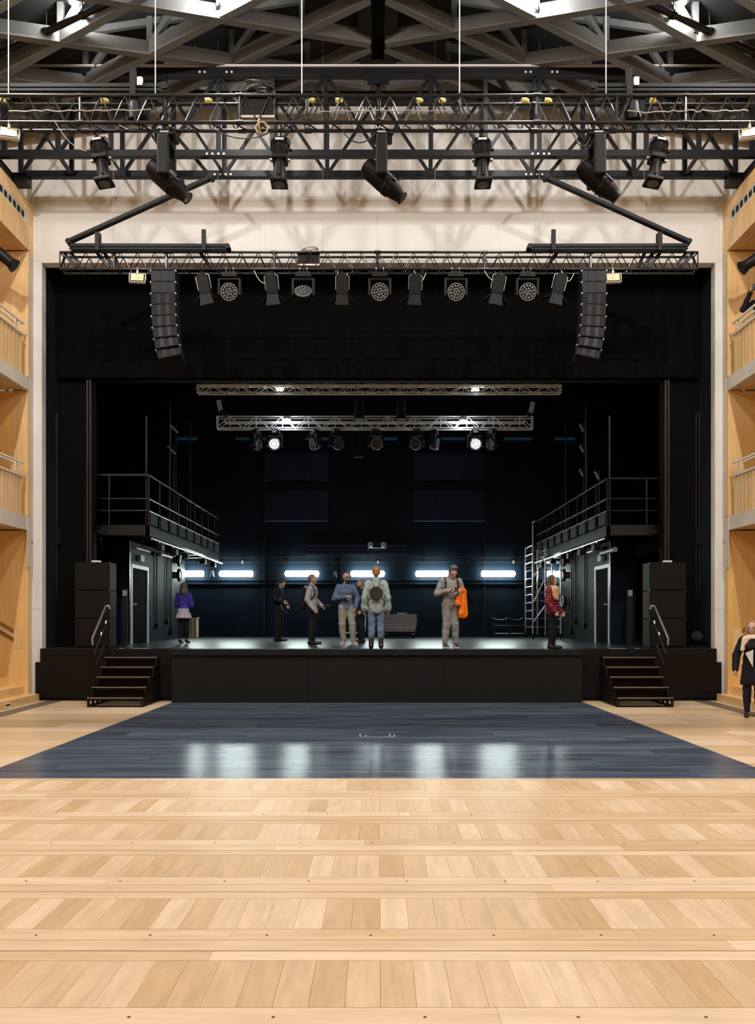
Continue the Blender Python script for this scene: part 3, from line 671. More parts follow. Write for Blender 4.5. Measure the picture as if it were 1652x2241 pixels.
# folded cable arms: pairs of flat bars, one set on each truss end
def bars(o, pts, Y, gap, wid, name='bar', mm='blackbox'):
    a, c = [P(x, y, Y) for x, y in pts]
    for dy in (0, gap):
        b = MB(); b.beam(a+Vector((0, dy, 0)), c+Vector((0, dy, 0)), 0.03, wid, up=(0, 1, 0)) if False else b.beam(a+Vector((0, dy, 0)), c+Vector((0, dy, 0)), wid, 0.03, up=(0, 1, 0)); b.build(name, M[mm], o)
def joint(o, x, y, Y):
    q = P(x, y, Y); b = MB(); b.tube((q.x, q.y-0.05, q.z), (q.x, q.y+0.13, q.z), 0.05, 12); b.build('joint', M['blackbox'], o, smooth=True)
for s in (-1, 1):
    mx = (lambda x: x) if s < 0 else (lambda x: 1657-x)
    w_ = 'left' if s < 0 else 'right'
    Y = 15.35
    t = thing('cable_carrier', f'black folding cable arm rising from the {w_} end of the stage-front truss', 'cable arm', P(mx(320), 545, Y))
    bars(t, [(mx(150), 536), (mx(498), 537)], Y, 0.09, 0.055); bars(t, [(mx(152), 544), (mx(498), 545)], Y, 0.09, 0.03, 'lower_bar')
    bars(t, [(mx(148), 527), (mx(462), 386)], Y, 0.09, 0.06, 'swing_bar'); bars(t, [(mx(462), 386), (mx(382), 292)], Y, 0.09, 0.045, 'link_bar')
    for x, y in ((150, 529), (462, 386), (498, 540), (385, 296)): joint(t, mx(x), y, Y)
    for x, y0 in ((213, 508), (446, 503)):
        a, c = P(mx(x), 548, Y-0.03), P(mx(x), y0, Y-0.03); b = MB(); b.beam(a, c, 0.08, 0.05); b.build('upright', M['blackbox'], t)
    for x in (219, 452):
        a, c = P(mx(x), 546, Y+0.1), P(mx(x), 512, Y+0.1); b = MB(); b.beam(a, c, 0.04, 0.04); b.build('upright_tail', M['white'] if x == 452 else M['blackbox'], t)
    Y = 11.1
    t = thing('folded_carrier', f'folded pair of black bars lying on the {w_} end of the front truss', 'cable arm', P(mx(180), 198, Y))
    bars(t, [(mx(-60), 187), (mx(362), 187)], Y, 0.1, 0.05); bars(t, [(mx(-60), 197), (mx(362), 197)], Y, 0.1, 0.03, 'lower_bar'); joint(t, mx(360), 191, Y)
    b = MB(); a = P(mx(350), 203, Y); c = P(mx(366), 182, Y); b.box(min(a.x, c.x), max(a.x, c.x), Y-0.03, Y+0.12, a.z, c.z); b.build('end_block', M['blackbox'], t)
    # angled black tubes inside the truss end
    t = thing('truss_strut', f'stub of slanting black tubes inside the {w_} end of the stage-front truss', 'strut', P(mx(170), 585, YM))
    for (xa, xb) in ((140, 165), (155, 182), (212, 238), (228, 252), (438, 462), (246, 262)):
        b = MB(); b.beam(P(mx(xa), 553, YM+0.05), P(mx(xb), 586, YM+0.12), 0.05, 0.05); b.build('tube', M['trussblack'], t)

# ---------------------------------------------------------------- fixtures (local frame: hangs from the origin, beam along -z)
def clamp(t, z=0.0, r=0.03):
    b = MB(); b.torus((0, 0, z), r-0.003, 0.012, 'x', 14, 6); b.box(-0.012, 0.012, -0.012, 0.012, z-0.11, z-r); b.build('hook_clamp', M['blackbox'], t, world=False, smooth=True)
def make_profile():
    t = thing('profile_spotlight', '', 'spotlight', group='profile spotlights under the front truss')
    clamp(t)
    b = MB(); b.path([(-0.125, 0, -0.30), (-0.13, 0, -0.16), (-0.09, 0, -0.11), (0.09, 0, -0.11), (0.13, 0, -0.16), (0.125, 0, -0.30)], 0.012, 6); y_ = b.build('yoke', M['blackbox'], t, world=False, smooth=True)
    b = MB(); b.lathe([(0.03, -0.13), (0.085, -0.14), (0.10, -0.16), (0.11, -0.20), (0.11, -0.33), (0.10, -0.36), (0.095, -0.40)], 18); h = b.build('lamp_housing', M['fixture'], t, world=False, smooth=True)
    for k in range(4):
        b = MB(); b.torus((0, 0, -0.17-k*0.022), 0.111-0.004*(k == 0)*2, 0.005, 'z', 18, 5); b.build('cooling_ring', M['blackbox'], h, world=False, smooth=True)
    b = MB(); b.box(-0.06, 0.06, -0.118, -0.09, -0.215, -0.185); b.build('label_plate', M['lensgrey'], h, world=False)
    b = MB(); b.box(-0.14, 0.14, -0.03, 0.03, -0.45, -0.435); b.build('shutter_blade', M['alu'], t, world=False)
    b = MB(); b.box(-0.105, 0.105, -0.105, 0.105, -0.47, -0.39); b.build('gate', M['fixture'], t, world=False, bevel=0.015)
    b = MB(); b.lathe([(0.085, -0.46), (0.09, -0.49), (0.083, -0.52), (0.083, -0.74), (0.09, -0.76)], 18); br = b.build('lens_barrel', M['fixture'], t, world=False, smooth=True)
    b = MB(); b.box(-0.015, 0.015, -0.092, -0.08, -0.70, -0.52); b.build('focus_slot', M['blackbox'], br, world=False)
    b = MB(); b.box(-0.115, 0.115, -0.115, 0.115, -0.80, -0.755); b.build('frame_holder', M['fixture'], t, world=False, bevel=0.01)
    b = MB(); b.lathe([(0.0, -0.801), (0.08, -0.801), (0.08, -0.806), (0.0, -0.812)], 18); b.build('lens', M['glass'], t, world=False, smooth=True)
    b = MB(); b.tube((0.125, 0, -0.29), (0.165, 0, -0.29), 0.022, 10); b.build('yoke_knob', M['blackbox'], t, world=False, smooth=True)
    return t
pro = make_profile(); used = []
zt = ZZ(284, YT)
for px, ty, tx, lab in ((203, -0.16, -0.1, 'tilted profile spotlight at the left end of the front truss'), (611, 0.02, -0.1, 'upright profile spotlight left of the centre moving head'),
                    (1056, -0.03, -0.1, 'upright profile spotlight right of the centre moving head'), (1457, 0.18, -0.1, 'tilted profile spotlight at the right end of the front truss')):
    spawn(pro, used, (XX(px, YT), YT+0.19, ZT0), (tx, ty, 0), lab)

def make_mover():
    t = thing('moving_head', '', 'moving head', group='large moving heads under the front truss')
    b = MB(); b.box(-0.15, 0.15, -0.13, 0.13, -0.13, -0.05); base = b.build('base_box', M['fixture2'], t, world=False, bevel=0.02)
    b = MB(); b.box(-0.06, 0.06, -0.135, -0.13, -0.10, -0.075); b.build('display', M['lensgrey'], base, world=False)
    for s in (-1, 1):
        b = MB(); b.torus((s*0.10, 0, 0.0), 0.030, 0.012, 'x', 14, 6); b.build('hook_clamp', M['blackbox'], t, world=False, smooth=True)
    b = MB(); b.lathe([(0.09, -0.12), (0.10, -0.15), (0.08, -0.18)], 16); b.tube((-0.10, 0, -0.06), (-0.10, 0, -0.03), 0.02, 8); b.tube((0.10, 0, -0.06), (0.10, 0, -0.03), 0.02, 8); b.build('pan_bearing', M['blackbox'], t, world=False, smooth=True)
    # yoke: one broad arm towards the viewer, one behind
    for s in (-1, 1):
        b = MB(); b.prism([(-0.075, -0.17), (0.075, -0.17), (0.08, -0.30), (0.08, -0.72), (-0.08, -0.72), (-0.08, -0.30)], 'y', s*0.19-0.045, s*0.19+0.045); b.build('yoke_arm', M['blackbox'], t, world=False, bevel=0.02)
    b = MB(); b.box(-0.08, 0.08, -0.22, 0.22, -0.21, -0.165); b.build('yoke_bridge', M['blackbox'], t, world=False, bevel=0.02)
    # head, tilted about the y axis between the arms
    mt = Matrix.Translation((0.0, 0, -0.68)) @ Matrix.Rotation(math.radians(-48), 4, 'Y') @ Matrix.Rotation(math.pi, 4, 'X')
    b = MB(); b.lathe([(0.07, -0.31), (0.11, -0.29), (0.135, -0.22), (0.14, -0.05), (0.14, 0.10), (0.125, 0.22), (0.10, 0.30), (0.085, 0.36), (0.09, 0.40)], 20, mt); hd = b.build('head', M['fixture'], t, world=False, smooth=True)
    for a in range(6):
        r = Matrix.Rotation(a*math.pi/3, 4, 'Z'); b = MB(); b.box(0.128, 0.15, -0.012, 0.012, -0.22, 0.2, mt @ r); b.build('cooling_rib', M['blackbox'], hd, world=False)
    b = MB(); b.torus((0, 0, 0.12), 0.142, 0.012, 'z', 20, 6, mt); b.build('seam_ring', M['blackbox'], hd, world=False, smooth=True)
    b = MB(); b.lathe([(0, 0.39), (0.075, 0.392), (0.07, 0.405), (0, 0.41)], 18, mt); b.build('lens', M['glass'], hd, world=False, smooth=True)
    return t
mov = make_mover(); used = []
for px, rz, lab in ((357, 0.0, 'large moving head with its snout down, left under the front truss'), (835, 0.0, 'large moving head at the centre of the front truss'), (1313, 0.0, 'large moving head with its snout down, right under the front truss')):
    o = spawn(mov, used, (XX(px, YT), YT+0.19, ZT0), (0, 0, rz), lab)

def make_flood(tilt):
    t = thing('flood_light', '', 'flood light')
    b = MB(); b.box(-0.02, 0.02, -0.02, 0.02, -0.10, -0.03); b.torus((0, 0, 0.0), 0.028, 0.01, 'x', 12, 6); b.path([(-0.17, 0, -0.22), (-0.17, 0, -0.1), (0.17, 0, -0.1), (0.17, 0, -0.22)], 0.012, 6); b.build('bracket', M['floodbody'], t, world=False)
    mt = Matrix.Translation((0, 0, -0.2)) @ Matrix.Rotation(tilt, 4, 'X')
    b = MB(); b.prism([(-0.17, -0.11), (0.17, -0.11), (0.17, 0.11), (-0.17, 0.11)], 'y', -0.03, 0.03); b.v = [tuple(mt @ Vector(v)) for v in b.v]; h = b.build('casing', M['floodbody'], t, world=False, bevel=0.008)
    b = MB(); b.box(-0.155, 0.155, -0.033, -0.029, -0.098, 0.098, mt); b.build('black_bezel', M['blackbox'], h, world=False)
    # recessed reflector of four sloping plates and its led chip
    for (q, ) in (((( -0.13, 0.08), (0.13, 0.08), (0.05, 0.015), (-0.05, 0.015)),), (((-0.13, -0.08), (0.13, -0.08), (0.05, -0.03), (-0.05, -0.03)),), (((-0.13, -0.08), (-0.13, 0.08), (-0.05, 0.015), (-0.05, -0.03)),), (((0.13, -0.08), (0.13, 0.08), (0.05, 0.015), (0.05, -0.03)),)):
        b = MB(); vs_ = [(q[0][0], -0.0395, q[0][1]), (q[1][0], -0.0395, q[1][1]), (q[2][0], -0.036, q[2][1]), (q[3][0], -0.036, q[3][1])]
        vs_ += [(v[0], v[1]+0.003, v[2]) for v in vs_]
        b.add([mt @ Vector(v) for v in vs_], [(0,1,2,3),(7,6,5,4),(0,4,5,1),(1,5,6,2),(2,6,7,3),(3,7,4,0)]); b.build('reflector', M['reflector'], h, world=False)
    b = MB(); b.box(-0.05, 0.05, -0.036, -0.033, -0.03, 0.015, mt); b.build('led_chip', M['yellow'], h, world=False)
    for k in range(6):
        b = MB(); b.box(-0.14+k*0.05, -0.13+k*0.05, 0.03, 0.06, -0.09, 0.09, mt); b.build('cooling_fin', M['floodbody'], h, world=False)
    return t
fl = make_flood(-0.35); used = []
for px, py, Y, rz, sc, lab in ((20, 268, YT, 0.25, 0.8, 'grey flood light at the far left end of the front truss'), (1640, 268, YT, -0.25, 0.8, 'grey flood light at the far right end of the front truss'),
                       (301, 589, YM, 0.12, 0.92, 'small pale flood light left of the hanging speaker array'), (1341, 589, YM, -0.12, 0.92, 'small pale flood light right of the hanging speaker array')):
    o = spawn(fl, used, (XX(px, Y), Y, ZZ(py, Y)), (0, 0, rz), lab); o.scale = (sc, sc, sc)

def make_barn():
    t = thing('barn_door_lamp', '', 'stage lamp', group='barn door lamps on the stage-front truss')
    clamp(t)
    b = MB(); b.path([(-0.16, 0, -0.40), (-0.165, 0, -0.14), (-0.10, 0, -0.10), (0.10, 0, -0.10), (0.165, 0, -0.14), (0.16, 0, -0.40)], 0.009, 6); b.build('yoke', M['steel'], t, world=False, smooth=True)
    b = MB(); b.prism([(-0.10, -0.12), (0.10, -0.12), (0.135, -0.17), (0.14, -0.52), (-0.14, -0.52), (-0.135, -0.17)], 'y', -0.13, 0.13); h = b.build('housing', M['fixture'], t, world=False, bevel=0.015)
    for k in range(5):
        b = MB(); b.box(-0.10, 0.10, -0.134, -0.129, -0.26-k*0.045, -0.24-k*0.045); b.build('cooling_slot', M['blackbox'], h, world=False)
    b = MB(); b.lathe([(0.0, -0.515), (0.12, -0.52), (0.10, -0.54), (0.0, -0.55)], 18); b.build('lens', M['glass'], h, world=False, smooth=True)
    # four flared doors
    for s in (-1, 1):
        b = MB(); b.add([(s*0.14, -0.10, -0.52), (s*0.14, 0.10, -0.52), (s*0.27, 0.14, -0.64), (s*0.27, -0.14, -0.64), (s*0.135, -0.10, -0.526), (s*0.135, 0.10, -0.526), (s*0.265, 0.14, -0.646), (s*0.265, -0.14, -0.646)], [(0,1,2,3),(7,6,5,4),(0,4,5,1),(1,5,6,2),(2,6,7,3),(3,7,4,0)]); b.build('barn_door', M['fixture2'], t, world=False)
        b = MB(); b.add([(-0.13, s*0.13, -0.52), (0.13, s*0.13, -0.52), (0.17, s*0.19, -0.74), (-0.17, s*0.19, -0.74), (-0.13, s*0.124, -0.522), (0.13, s*0.124, -0.522), (0.17, s*0.184, -0.742), (-0.17, s*0.184, -0.742)], [(0,1,2,3),(7,6,5,4),(0,4,5,1),(1,5,6,2),(2,6,7,3),(3,7,4,0)]); b.build('barn_door', M['fixture'], t, world=False)
    return t
bd = make_barn(); used = []
zp = ZM0
for px, ty, lab in ((439, -0.20, 'first barn door lamp from the left speaker array'), (591, -0.10, 'second barn door lamp, between the first two round wash lights'), (749, 0.0, 'upright barn door lamp left of the centre wash light'),
                    (911, 0.06, 'barn door lamp just right of the centre wash light'), (1096, 0.17, 'barn door lamp between the two wash lights on the right'), (1232, 0.24, 'barn door lamp nearest the right speaker array')):
    o = spawn(bd, used, (XX(px, YM), YM, zp), (0.08, ty, 0), lab); o.scale = (0.8, 0.9, 0.98)

def make_wash(lit=False, name='wash_light'):
    t = thing(name, '', 'wash light')
    b = MB(); b.box(-0.15, 0.15, -0.11, 0.11, -0.13, -0.03); base = b.build('base_box', M['blackbox'], t, world=False, bevel=0.015)
    b = MB(); b.box(-0.06, 0.06, -0.114, -0.109, -0.10, -0.05); b.build('display', M['lensgrey'] if lit else M['fixture2'], base, world=False)
    for s in (-1, 1):
        b = MB(); b.torus((s*0.07, 0, 0.0), 0.027, 0.01, 'x', 12, 6); b.build('hook_clamp', M['alu'], t, world=False, smooth=True)
        b = MB(); b.prism([(-0.09, -0.16), (0.09, -0.16), (0.08, -0.48), (-0.08, -0.48)], 'x', s*0.20-0.025, s*0.20+0.025); b.build('yoke_arm', M['blackbox'], t, world=False, bevel=0.015)
    b = MB(); b.box(-0.225, 0.225, -0.09, 0.09, -0.185, -0.145); b.build('yoke_bridge', M['blackbox'], t, world=False, bevel=0.015)
    mt = Matrix.Translation((0, 0, -0.40)) @ Matrix.Rotation(math.radians(102), 4, 'X')
    b = MB(); b.lathe([(0.08, -0.14), (0.14, -0.10), (0.165, -0.02), (0.168, 0.08), (0.16, 0.10)], 22, mt); h = b.build('head', M['blackbox'], t, world=False, smooth=True)
    b = MB(); b.torus((0, 0, 0.10), 0.158, 0.009, 'z', 24, 6, mt); b.build('rim', M['steel'], h, world=False, smooth=True)
    for ring, r in ((1, 0.0), (6, 0.055), (12, 0.112)):
        for k in range(ring):
            a = 2*math.pi*k/ring+0.2; b = MB(); b.lathe([(0.0, 0.095), (0.024, 0.098), (0.021, 0.108), (0.009, 0.114), (0, 0.115)], 10, mt @ Matrix.Translation((r*math.cos(a), r*math.sin(a), 0))); b.build('lens_cell', M['ledlit'] if lit else M['cell'], h, world=False, smooth=True)
    for c in t.children:
        if not c.name.startswith('hook_clamp'): c.location.z -= 0.06
    b = MB(); b.box(-0.09, -0.05, -0.015, 0.015, -0.10, -0.03); b.box(0.05, 0.09, -0.015, 0.015, -0.10, -0.03); b.box(-0.012, 0.012, -0.012, 0.012, -0.13, -0.01); b.build('clamp_stem', M['blackbox'], t, world=False)
    return t
ws = make_wash(); used = []
for px, rx, lab in ((503, 0.0, 'round wash light nearest the left speaker array'), (664, 0.0, 'second round wash light from the left, its face pitched down'), (831, 0.0, 'round wash light at the centre of the stage-front truss'),
                (997, 0.0, 'round wash light right of centre on the stage-front truss'), (1153, 0.0, 'round wash light nearest the right speaker array')):
    o = spawn(ws, used, (XX(px, YM), YM, ZM0), (rx, 0, 0), lab); o['group'] = 'round wash lights on the stage-front truss'
    if px == 664:
        for c in o.children:
            if c.name.startswith('head'): c.rotation_euler = (-0.75, 0, 0); c.location = (0, 0.29, -0.21)

# line array speakers: a curved column of cabinets
def line_array(s, px0, lab):
    Y = 15.45; x = XX(px0, Y); top = ZZ(592, Y); t = thing('line_array', lab, 'speaker array', (x, Y, top), group='hanging speaker arrays')
    b = MB(); b.box(x-0.235, x+0.235, Y-0.15, Y+0.25, top-0.05, top); b.build('fly_frame', M['fixture2'], t, bevel=0.006)
    b = MB(); b.tube((x, YM, top-0.01), (x, YM, ZM0), 0.014); b.torus((x, YM, ZM0), 0.027, 0.01, 'x', 12, 6); b.build('hoist_chain', M['wire'], t)
    z = top-0.055; xx = x; ang = 0.0; yy = 0.0; roll = 0.0
    for k in range(8):
        h = 0.215; hw = 0.238-0.001*k; ang += 0.028*max(0, k-1)*0.55; roll += 0.012*max(0, k-1)
        mt = Matrix.Translation((xx, Y, z)) @ Matrix.Rotation(-ang, 4, 'X') @ Matrix.Rotation(s*roll, 4, 'Y')
        b = MB(); b.prism([(-hw, 0), (hw, 0), (hw-0.008, -h), (-hw+0.008, -h)], 'y', -0.14, 0.22); b.v = [tuple(mt @ Vector(v)) for v in b.v]; c = b.build('cabinet', M['speaker'] if k > 1 else M['fixture2'], t, bevel=0.006)
        for (a0, a1) in ((-0.12, -0.045), (0.045, 0.12)):
            b = MB(); b.box(a0, a1, -0.146, -0.139, -h+0.012, -0.012, mt); b.build('waveguide', M['fixture2'], c)
        for q in (-1, 1):
            b = MB(); b.box(q*hw-0.012, q*hw+0.012, -0.15, -0.1, -0.022, 0.006, mt); b.build('rigging_pin', M['sockets'], c)
        d = mt.to_3x3() @ Vector((0, 0, -h-0.004)); xx += d.x; z += d.z
    return t
line_array(-1, 361, 'tall black hanging speaker array on the left of the stage opening')
line_array(1, 1296, 'tall black hanging speaker array on the right of the stage opening')

# house lamps in the roof: visible ones first, then the rows over the audience
def house_lamp(x, y, z, w, lab, roof, down=0.0):
    t = thing('house_lamp', lab, 'lamp', (x, y, z), group='house lamps in the roof')
    b = MB(); b.lathe([(0.05, 0.02), (0.12, 0.03), (0.14, 0.07), (0.09, 0.16), (0.05, 0.2)], 18, Matrix.Translation((x, y, z))); b.build('lamp_housing', M['blackbox'], t, smooth=True)
    b = MB(); b.tube((x, y, z+0.18), (x, y, roof), 0.012); b.build('drop_rod', M['blackbox'], t)
    b = MB(); b.lathe([(0.0, -0.035), (0.04, -0.03), (0.075, 0.0), (0.08, 0.028), (0.0, 0.029)], 16, Matrix.Translation((x, y, z))); b.build('bulb', M['bulb'], t, smooth=True)
    point('lamp_glow', (0, 0, -0.14), w, HOUSE_COL, 0.10, t, down)
    if down: point('lamp_spill', (0, 0, -0.14), HOUSE_SPILL*w/HOUSE_W, HOUSE_COL, 0.10, t)
for (x, y, z), lab in zip(HOUSE_LAMPS, ('outermost glowing house lamp in the roof on the left', 'glowing house lamp in the roof left of centre', 'glowing house lamp in the roof right of centre', 'outermost glowing house lamp in the roof on the right')):
    house_lamp(x, y, z, HOUSE_W_FRONT, lab, GAB(x))
    point('lamp_beam', (x, y, z-0.14), HOUSE_W_FRONT_DOWN, HOUSE_COL, 0.10, None, 150.0)
for r, yy in enumerate(HOUSE_ROWS_Y):
    for x in (-6.0, -2.5, 2.5, 6.0):
        house_lamp(x, yy, 12.62-0.147*abs(x), HOUSE_W*HOUSE_ROW_WEIGHT[r]*((1.9 if r == 0 else 1.2) if abs(x) > 3 else 0.66), 'house lamp over the audience floor, %s row from the stage, %s one' % (('first', 'second', 'third', 'fourth')[r], 'outer left' if x < -3 else 'inner left' if x < 0 else 'inner right' if x < 3 else 'outer right'), GAB(x), 168.0)
# spiky black ends on the lattice nodes beside the lamps
for px, py in ((475, 20), (1180, 25), (1526, 70)):
    q = P(px, py, 13.95); b = MB()
    for a in range(7):
        b.tube(q, q+Vector((0.09*math.cos(a*0.9), -0.03, 0.02+0.07*math.sin(a*0.9+0.4))), 0.02, 5, 0.004)
    one('bolt_cluster', b, M['blackbox'], {475: 'black spiky bolt cluster on the lattice left of centre', 1180: 'black spiky bolt cluster on the lattice right of centre', 1526: 'black spiky bolt cluster far right on the lattice'}[px], 'bolts')
# side spotlights poking out of the top balconies
for s, px, py in ((-1, 8, 562), (1, 1640, 570)):
    a = P(33 if s < 0 else 1622, 583 if s < 0 else 588, 15.6); d = P(-30 if s < 0 else 1700, 530 if s < 0 else 535, 15.45)
    t = thing('balcony_spotlight', 'black tubular spotlight under the %s fascia' % ('left' if s < 0 else 'right'), 'spotlight', a)
    u = (d-a).normalized(); b = MB(); b.tube(a+u*0.08, d, 0.10, 16, 0.12); b.build('barrel', M['fixture2'], t, smooth=True)
    b = MB(); b.tube(a, a+u*0.09, 0.14, 16, 0.11); b.build('snoot', M['blackbox'], t, smooth=True)
    b = MB(); c = a.lerp(d, 0.8); b.tube(c, c+Vector((0, 0, 9.24-c.z)), 0.02); b.build('hanger', M['blackbox'], t)

# ================================================================ ON THE STAGE
# ---------------------------------------------------------------- inner side walls, doors, pipes
for s in (-1, 1):
    XI = 6.05 if s < 0 else 5.66; nm = 'left' if s < 0 else 'right'
    b = MB(); b.prism([(s*XI, 19.42), (s*XI, 23.3), (s*(XI+0.34), 26.6), (s*(XI+0.6), 26.6), (s*(XI+0.6), 19.42)], 'z', SZ, 3.6)
    w = b.build('wall_stage_'+nm, M['stagewall']); tag(w, f'dark stage wall with a door on the {nm}', None, kind='structure')
    pz = [19.42, 20.95, 22.1, 23.3] if s < 0 else [19.42, 20.75, 22.1, 23.3]
    b = MB(); b.box(min(s*XI, s*(XI-0.03)), max(s*XI, s*(XI-0.03)), 19.38, 19.48, SZ, 3.6); b.build('corner_post', M['gallery'], w)
    ya, yb, zt = (19.62, 20.9, 2.95) if s < 0 else (18.62+0.95, 19.75+0.95, 2.95)
    d = thing('door_1' if s < 0 else 'door_2', f'black doorway with a white casing in the {nm} stage wall', None, (s*XI, (ya+yb)/2, SZ), kind='structure')
    for (y0, y1, z0, z1) in ((ya-0.09, ya, SZ, zt), (yb, yb+0.09, SZ, zt), (ya-0.09, yb+0.09, zt, zt+0.09)):
        b = MB(); b.box(min(s*XI, s*(XI-0.035)), max(s*XI, s*(XI-0.035)), y0, y1, z0, z1); b.build('casing', M['doorwhite'], d)
    b = MB(); b.box(min(s*XI, s*(XI-0.008)), max(s*XI, s*(XI-0.008)), ya, yb, SZ+0.01, zt); b.build('door_leaf', M['doorblack'], d)
    b = MB(); yy = ya+0.08; b.tube((s*(XI-0.01), yy, 2.05), (s*(XI-0.06), yy, 2.05), 0.02); b.tube((s*(XI-0.06), yy, 2.05), (s*(XI-0.06), yy+0.12, 2.05), 0.014); b.build('door_handle', M['alu'], d, smooth=True)
    b = MB(); b.box(min(s*XI, s*(XI-0.09)), max(s*XI, s*(XI-0.09)), (ya+yb)/2-0.16, (ya+yb)/2+0.16, 3.14, 3.30); o = one('exit_sign_box', b, M['sockets'], f'grey sign box above the {nm} stage door', 'sign')
    for yy, lab, z0, z1 in ((21.75, 'first', 1.5, 3.5), (22.8, 'second', 1.6, 3.6), (23.25, 'third', 1.3, 3.6)):
        b = MB(); b.tube((s*(XI-0.04), yy, z0), (s*(XI-0.04), yy, z1), 0.022, 8); o = one('wall_pipe', b, M['gallery'], f'{lab} thin vertical conduit past the {nm} stage door', 'pipe', smooth=True)
        b = MB(); b.cbox((s*(XI-0.04), yy, z0), (0.08, 0.10, 0.14)); b.build('outlet_box', M['blackbox'], o, bevel=0.01)
    # hanging cable reels on the far wall edge
    for k, zz in enumerate((3.45, 3.0, 2.2) if s > 0 else (3.45, 3.0)):
        t = thing('cable_reel', f'black cable reel on the {nm} stage wall, {("topmost one","second from the top","third from the top")[k]}', 'reel', (s*(XI-0.09), 24.0, zz-0.2))
        mtc = (s*(XI-0.09), 24.0, zz)
        b = MB(); b.torus(mtc, 0.15, 0.05, 'x', 22, 8); b.build('cable_ring', M['cable'], t, smooth=True)
        b = MB(); b.tube((s*(XI+0.10), 24.0, zz), (s*(XI-0.12), 24.0, zz), 0.10, 14); b.build('hub', M['sockets'], t, smooth=True)
    b = MB(); q = P(273 if s < 0 else 1379, 1298, 18.9); b.cbox((q.x, q.y, q.z), (0.10, 0.02, 0.13)); o = one('switch_plate', b, M['sockets'], f'small grey switch plate beside the {nm} stage door', 'switch', bevel=0.004)
    b = MB(); b.box(q.x-0.06, q.x+0.06, q.y, q.y+0.04, SZ, q.z+0.1); b.build('mounting_post', M['stagedark'], o)
    # bulkhead tube lamps (unlit) under the gallery
    for k, (px, py, Y) in enumerate(((310, 1203, 19.4), (362, 1216, 21.9)) if s < 0 else ((1330, 1207, 19.0), (1300, 1205, 20.4))):
        q = P(px, py, Y); b = MB(); b.tube((q.x, Y-0.55, q.z+0.0), (q.x, Y+0.55, q.z), 0.055, 12); o = one('tube_lamp', b, M['lensgrey'], f'unlit tube lamp under the {nm} gallery, {("nearer","farther")[k]} one', 'lamp', smooth=True)
        for e in (-0.56, 0.56):
            b = MB(); b.tube((q.x, Y+e-0.03, q.z), (q.x, Y+e+0.03, q.z), 0.06, 12); b.build('end_cap', M['sockets'], o, smooth=True)
        b = MB(); b.tube((q.x, Y, q.z), (q.x, Y, 3.755), 0.014); b.build('stem', M['gallery'], o)

# ---------------------------------------------------------------- lit wall lamps
for i, px in enumerate((411, 518, 661.5, 804.5, 946, 1089, 1232)):
    x = XX(px, YBW); z = ZZ(1256, YBW)
    t = thing('wall_tube_light', ('lit tube light at the far left of the rear wall', 'lit tube light second from the left on the rear wall', 'lit tube light above the man in the grey hoodie', 'lit tube light behind the head of the woman with the round backpack',
              'lit tube light left of the man with the orange jacket', 'lit tube light right of the man with the orange jacket', 'lit tube light behind the woman in the red check shirt')[i], 'light', (x, YBW, z-0.1), group='lit tube lights on the rear stage wall')
    b = MB(); b.box(x-0.55, x+0.55, YBW-0.04, YBW, z-0.105, z+0.105); b.build('back_plate', M['white'], t, bevel=0.01)
    b = MB(); b.lathe([(0.03, -0.555), (0.065, -0.545), (0.09, -0.52), (0.10, -0.48), (0.10, 0.48), (0.09, 0.52), (0.065, 0.545), (0.03, 0.555)], 16, Matrix.Translation((x, YBW-0.13, z)) @ Matrix.Rotation(math.pi/2, 4, 'Y')); b.build('diffuser', M['tube'], t, smooth=True)
    for s in (-1, 1):
        b = MB(); b.tube((x+s*0.553, YBW-0.13, z), (x+s*0.575, YBW-0.13, z), 0.03, 12); b.build('end_cap', M['white'], t, smooth=True)
# rails, ledge and panel joints on the rear wall
for (z, r, lab) in ((ZZ(1219, YBW), 0.022, 'upper'), (ZZ(1230, YBW), 0.016, 'lower')):
    b = MB(); b.tube((-6.4, YBW-0.10, z), (6.2, YBW-0.10, z), r, 8); o = one('wall_pipe', b, M['gallery'], f'long {lab} horizontal pipe above the lights on the rear wall', 'pipe', smooth=True)
    for k in range(9):
        x = -6+k*1.5; b = MB(); b.box(x-0.02, x+0.02, YBW-0.12, YBW, z-0.04, z+0.04); b.build('pipe_bracket', M['bolt'] if k % 3 == 1 and lab == 'lower' else M['gallery'], o)
b = MB(); b.box(-6.4, 6.2, YBW-0.06, YBW, ZZ(1279, YBW), ZZ(1274, YBW)); b.build('ledge', M['stagewall'], wall_back)
b = MB(); b.box(-6.4, 6.2, YBW-0.04, YBW, ZZ(1271, YBW), ZZ(1269.5, YBW)); b.build('ledge_line', M['stagewall'], wall_back)
for px in (578, 746, 820, 1060):
    x = XX(px, YBW); b = MB(); b.box(x-0.015, x+0.015, YBW-0.03, YBW, SZ, 4.4); b.build('panel_joint', M['stagedark'], wall_back)
b = MB(); v0, v1 = P(670, 1219, YBW), P(890, 1192, YBW)
for k in range(3):
    z = v0.z+0.05+k*0.13; b = MB(); b.box(v0.x, v1.x, YBW-0.05, YBW, z, z+0.10); b.build('louvre', M['navy'], wall_back)
for k, (x0, x1, y0, y1) in enumerate(((578, 716, 992, 1051), (905, 1062, 992, 1051), (578, 716, 1075, 1140), (905, 1062, 1075, 1140))):
    a, c = P(x0, y1, YBW-0.2), P(x1, y0, YBW-0.2); n = 3; w_ = (c.x-a.x)/n
    t = thing('acoustic_panel', ('upper left', 'upper right', 'lower left', 'lower right')[k]+' navy acoustic panel high on the rear wall', 'panel', (a.x, YBW-0.2, a.z))
    for j in range(n):
        b = MB(); b.box(a.x+j*w_+0.004, a.x+(j+1)*w_-0.004, YBW-0.2, YBW, a.z, c.z); b.build('leaf', M['navy'], t)
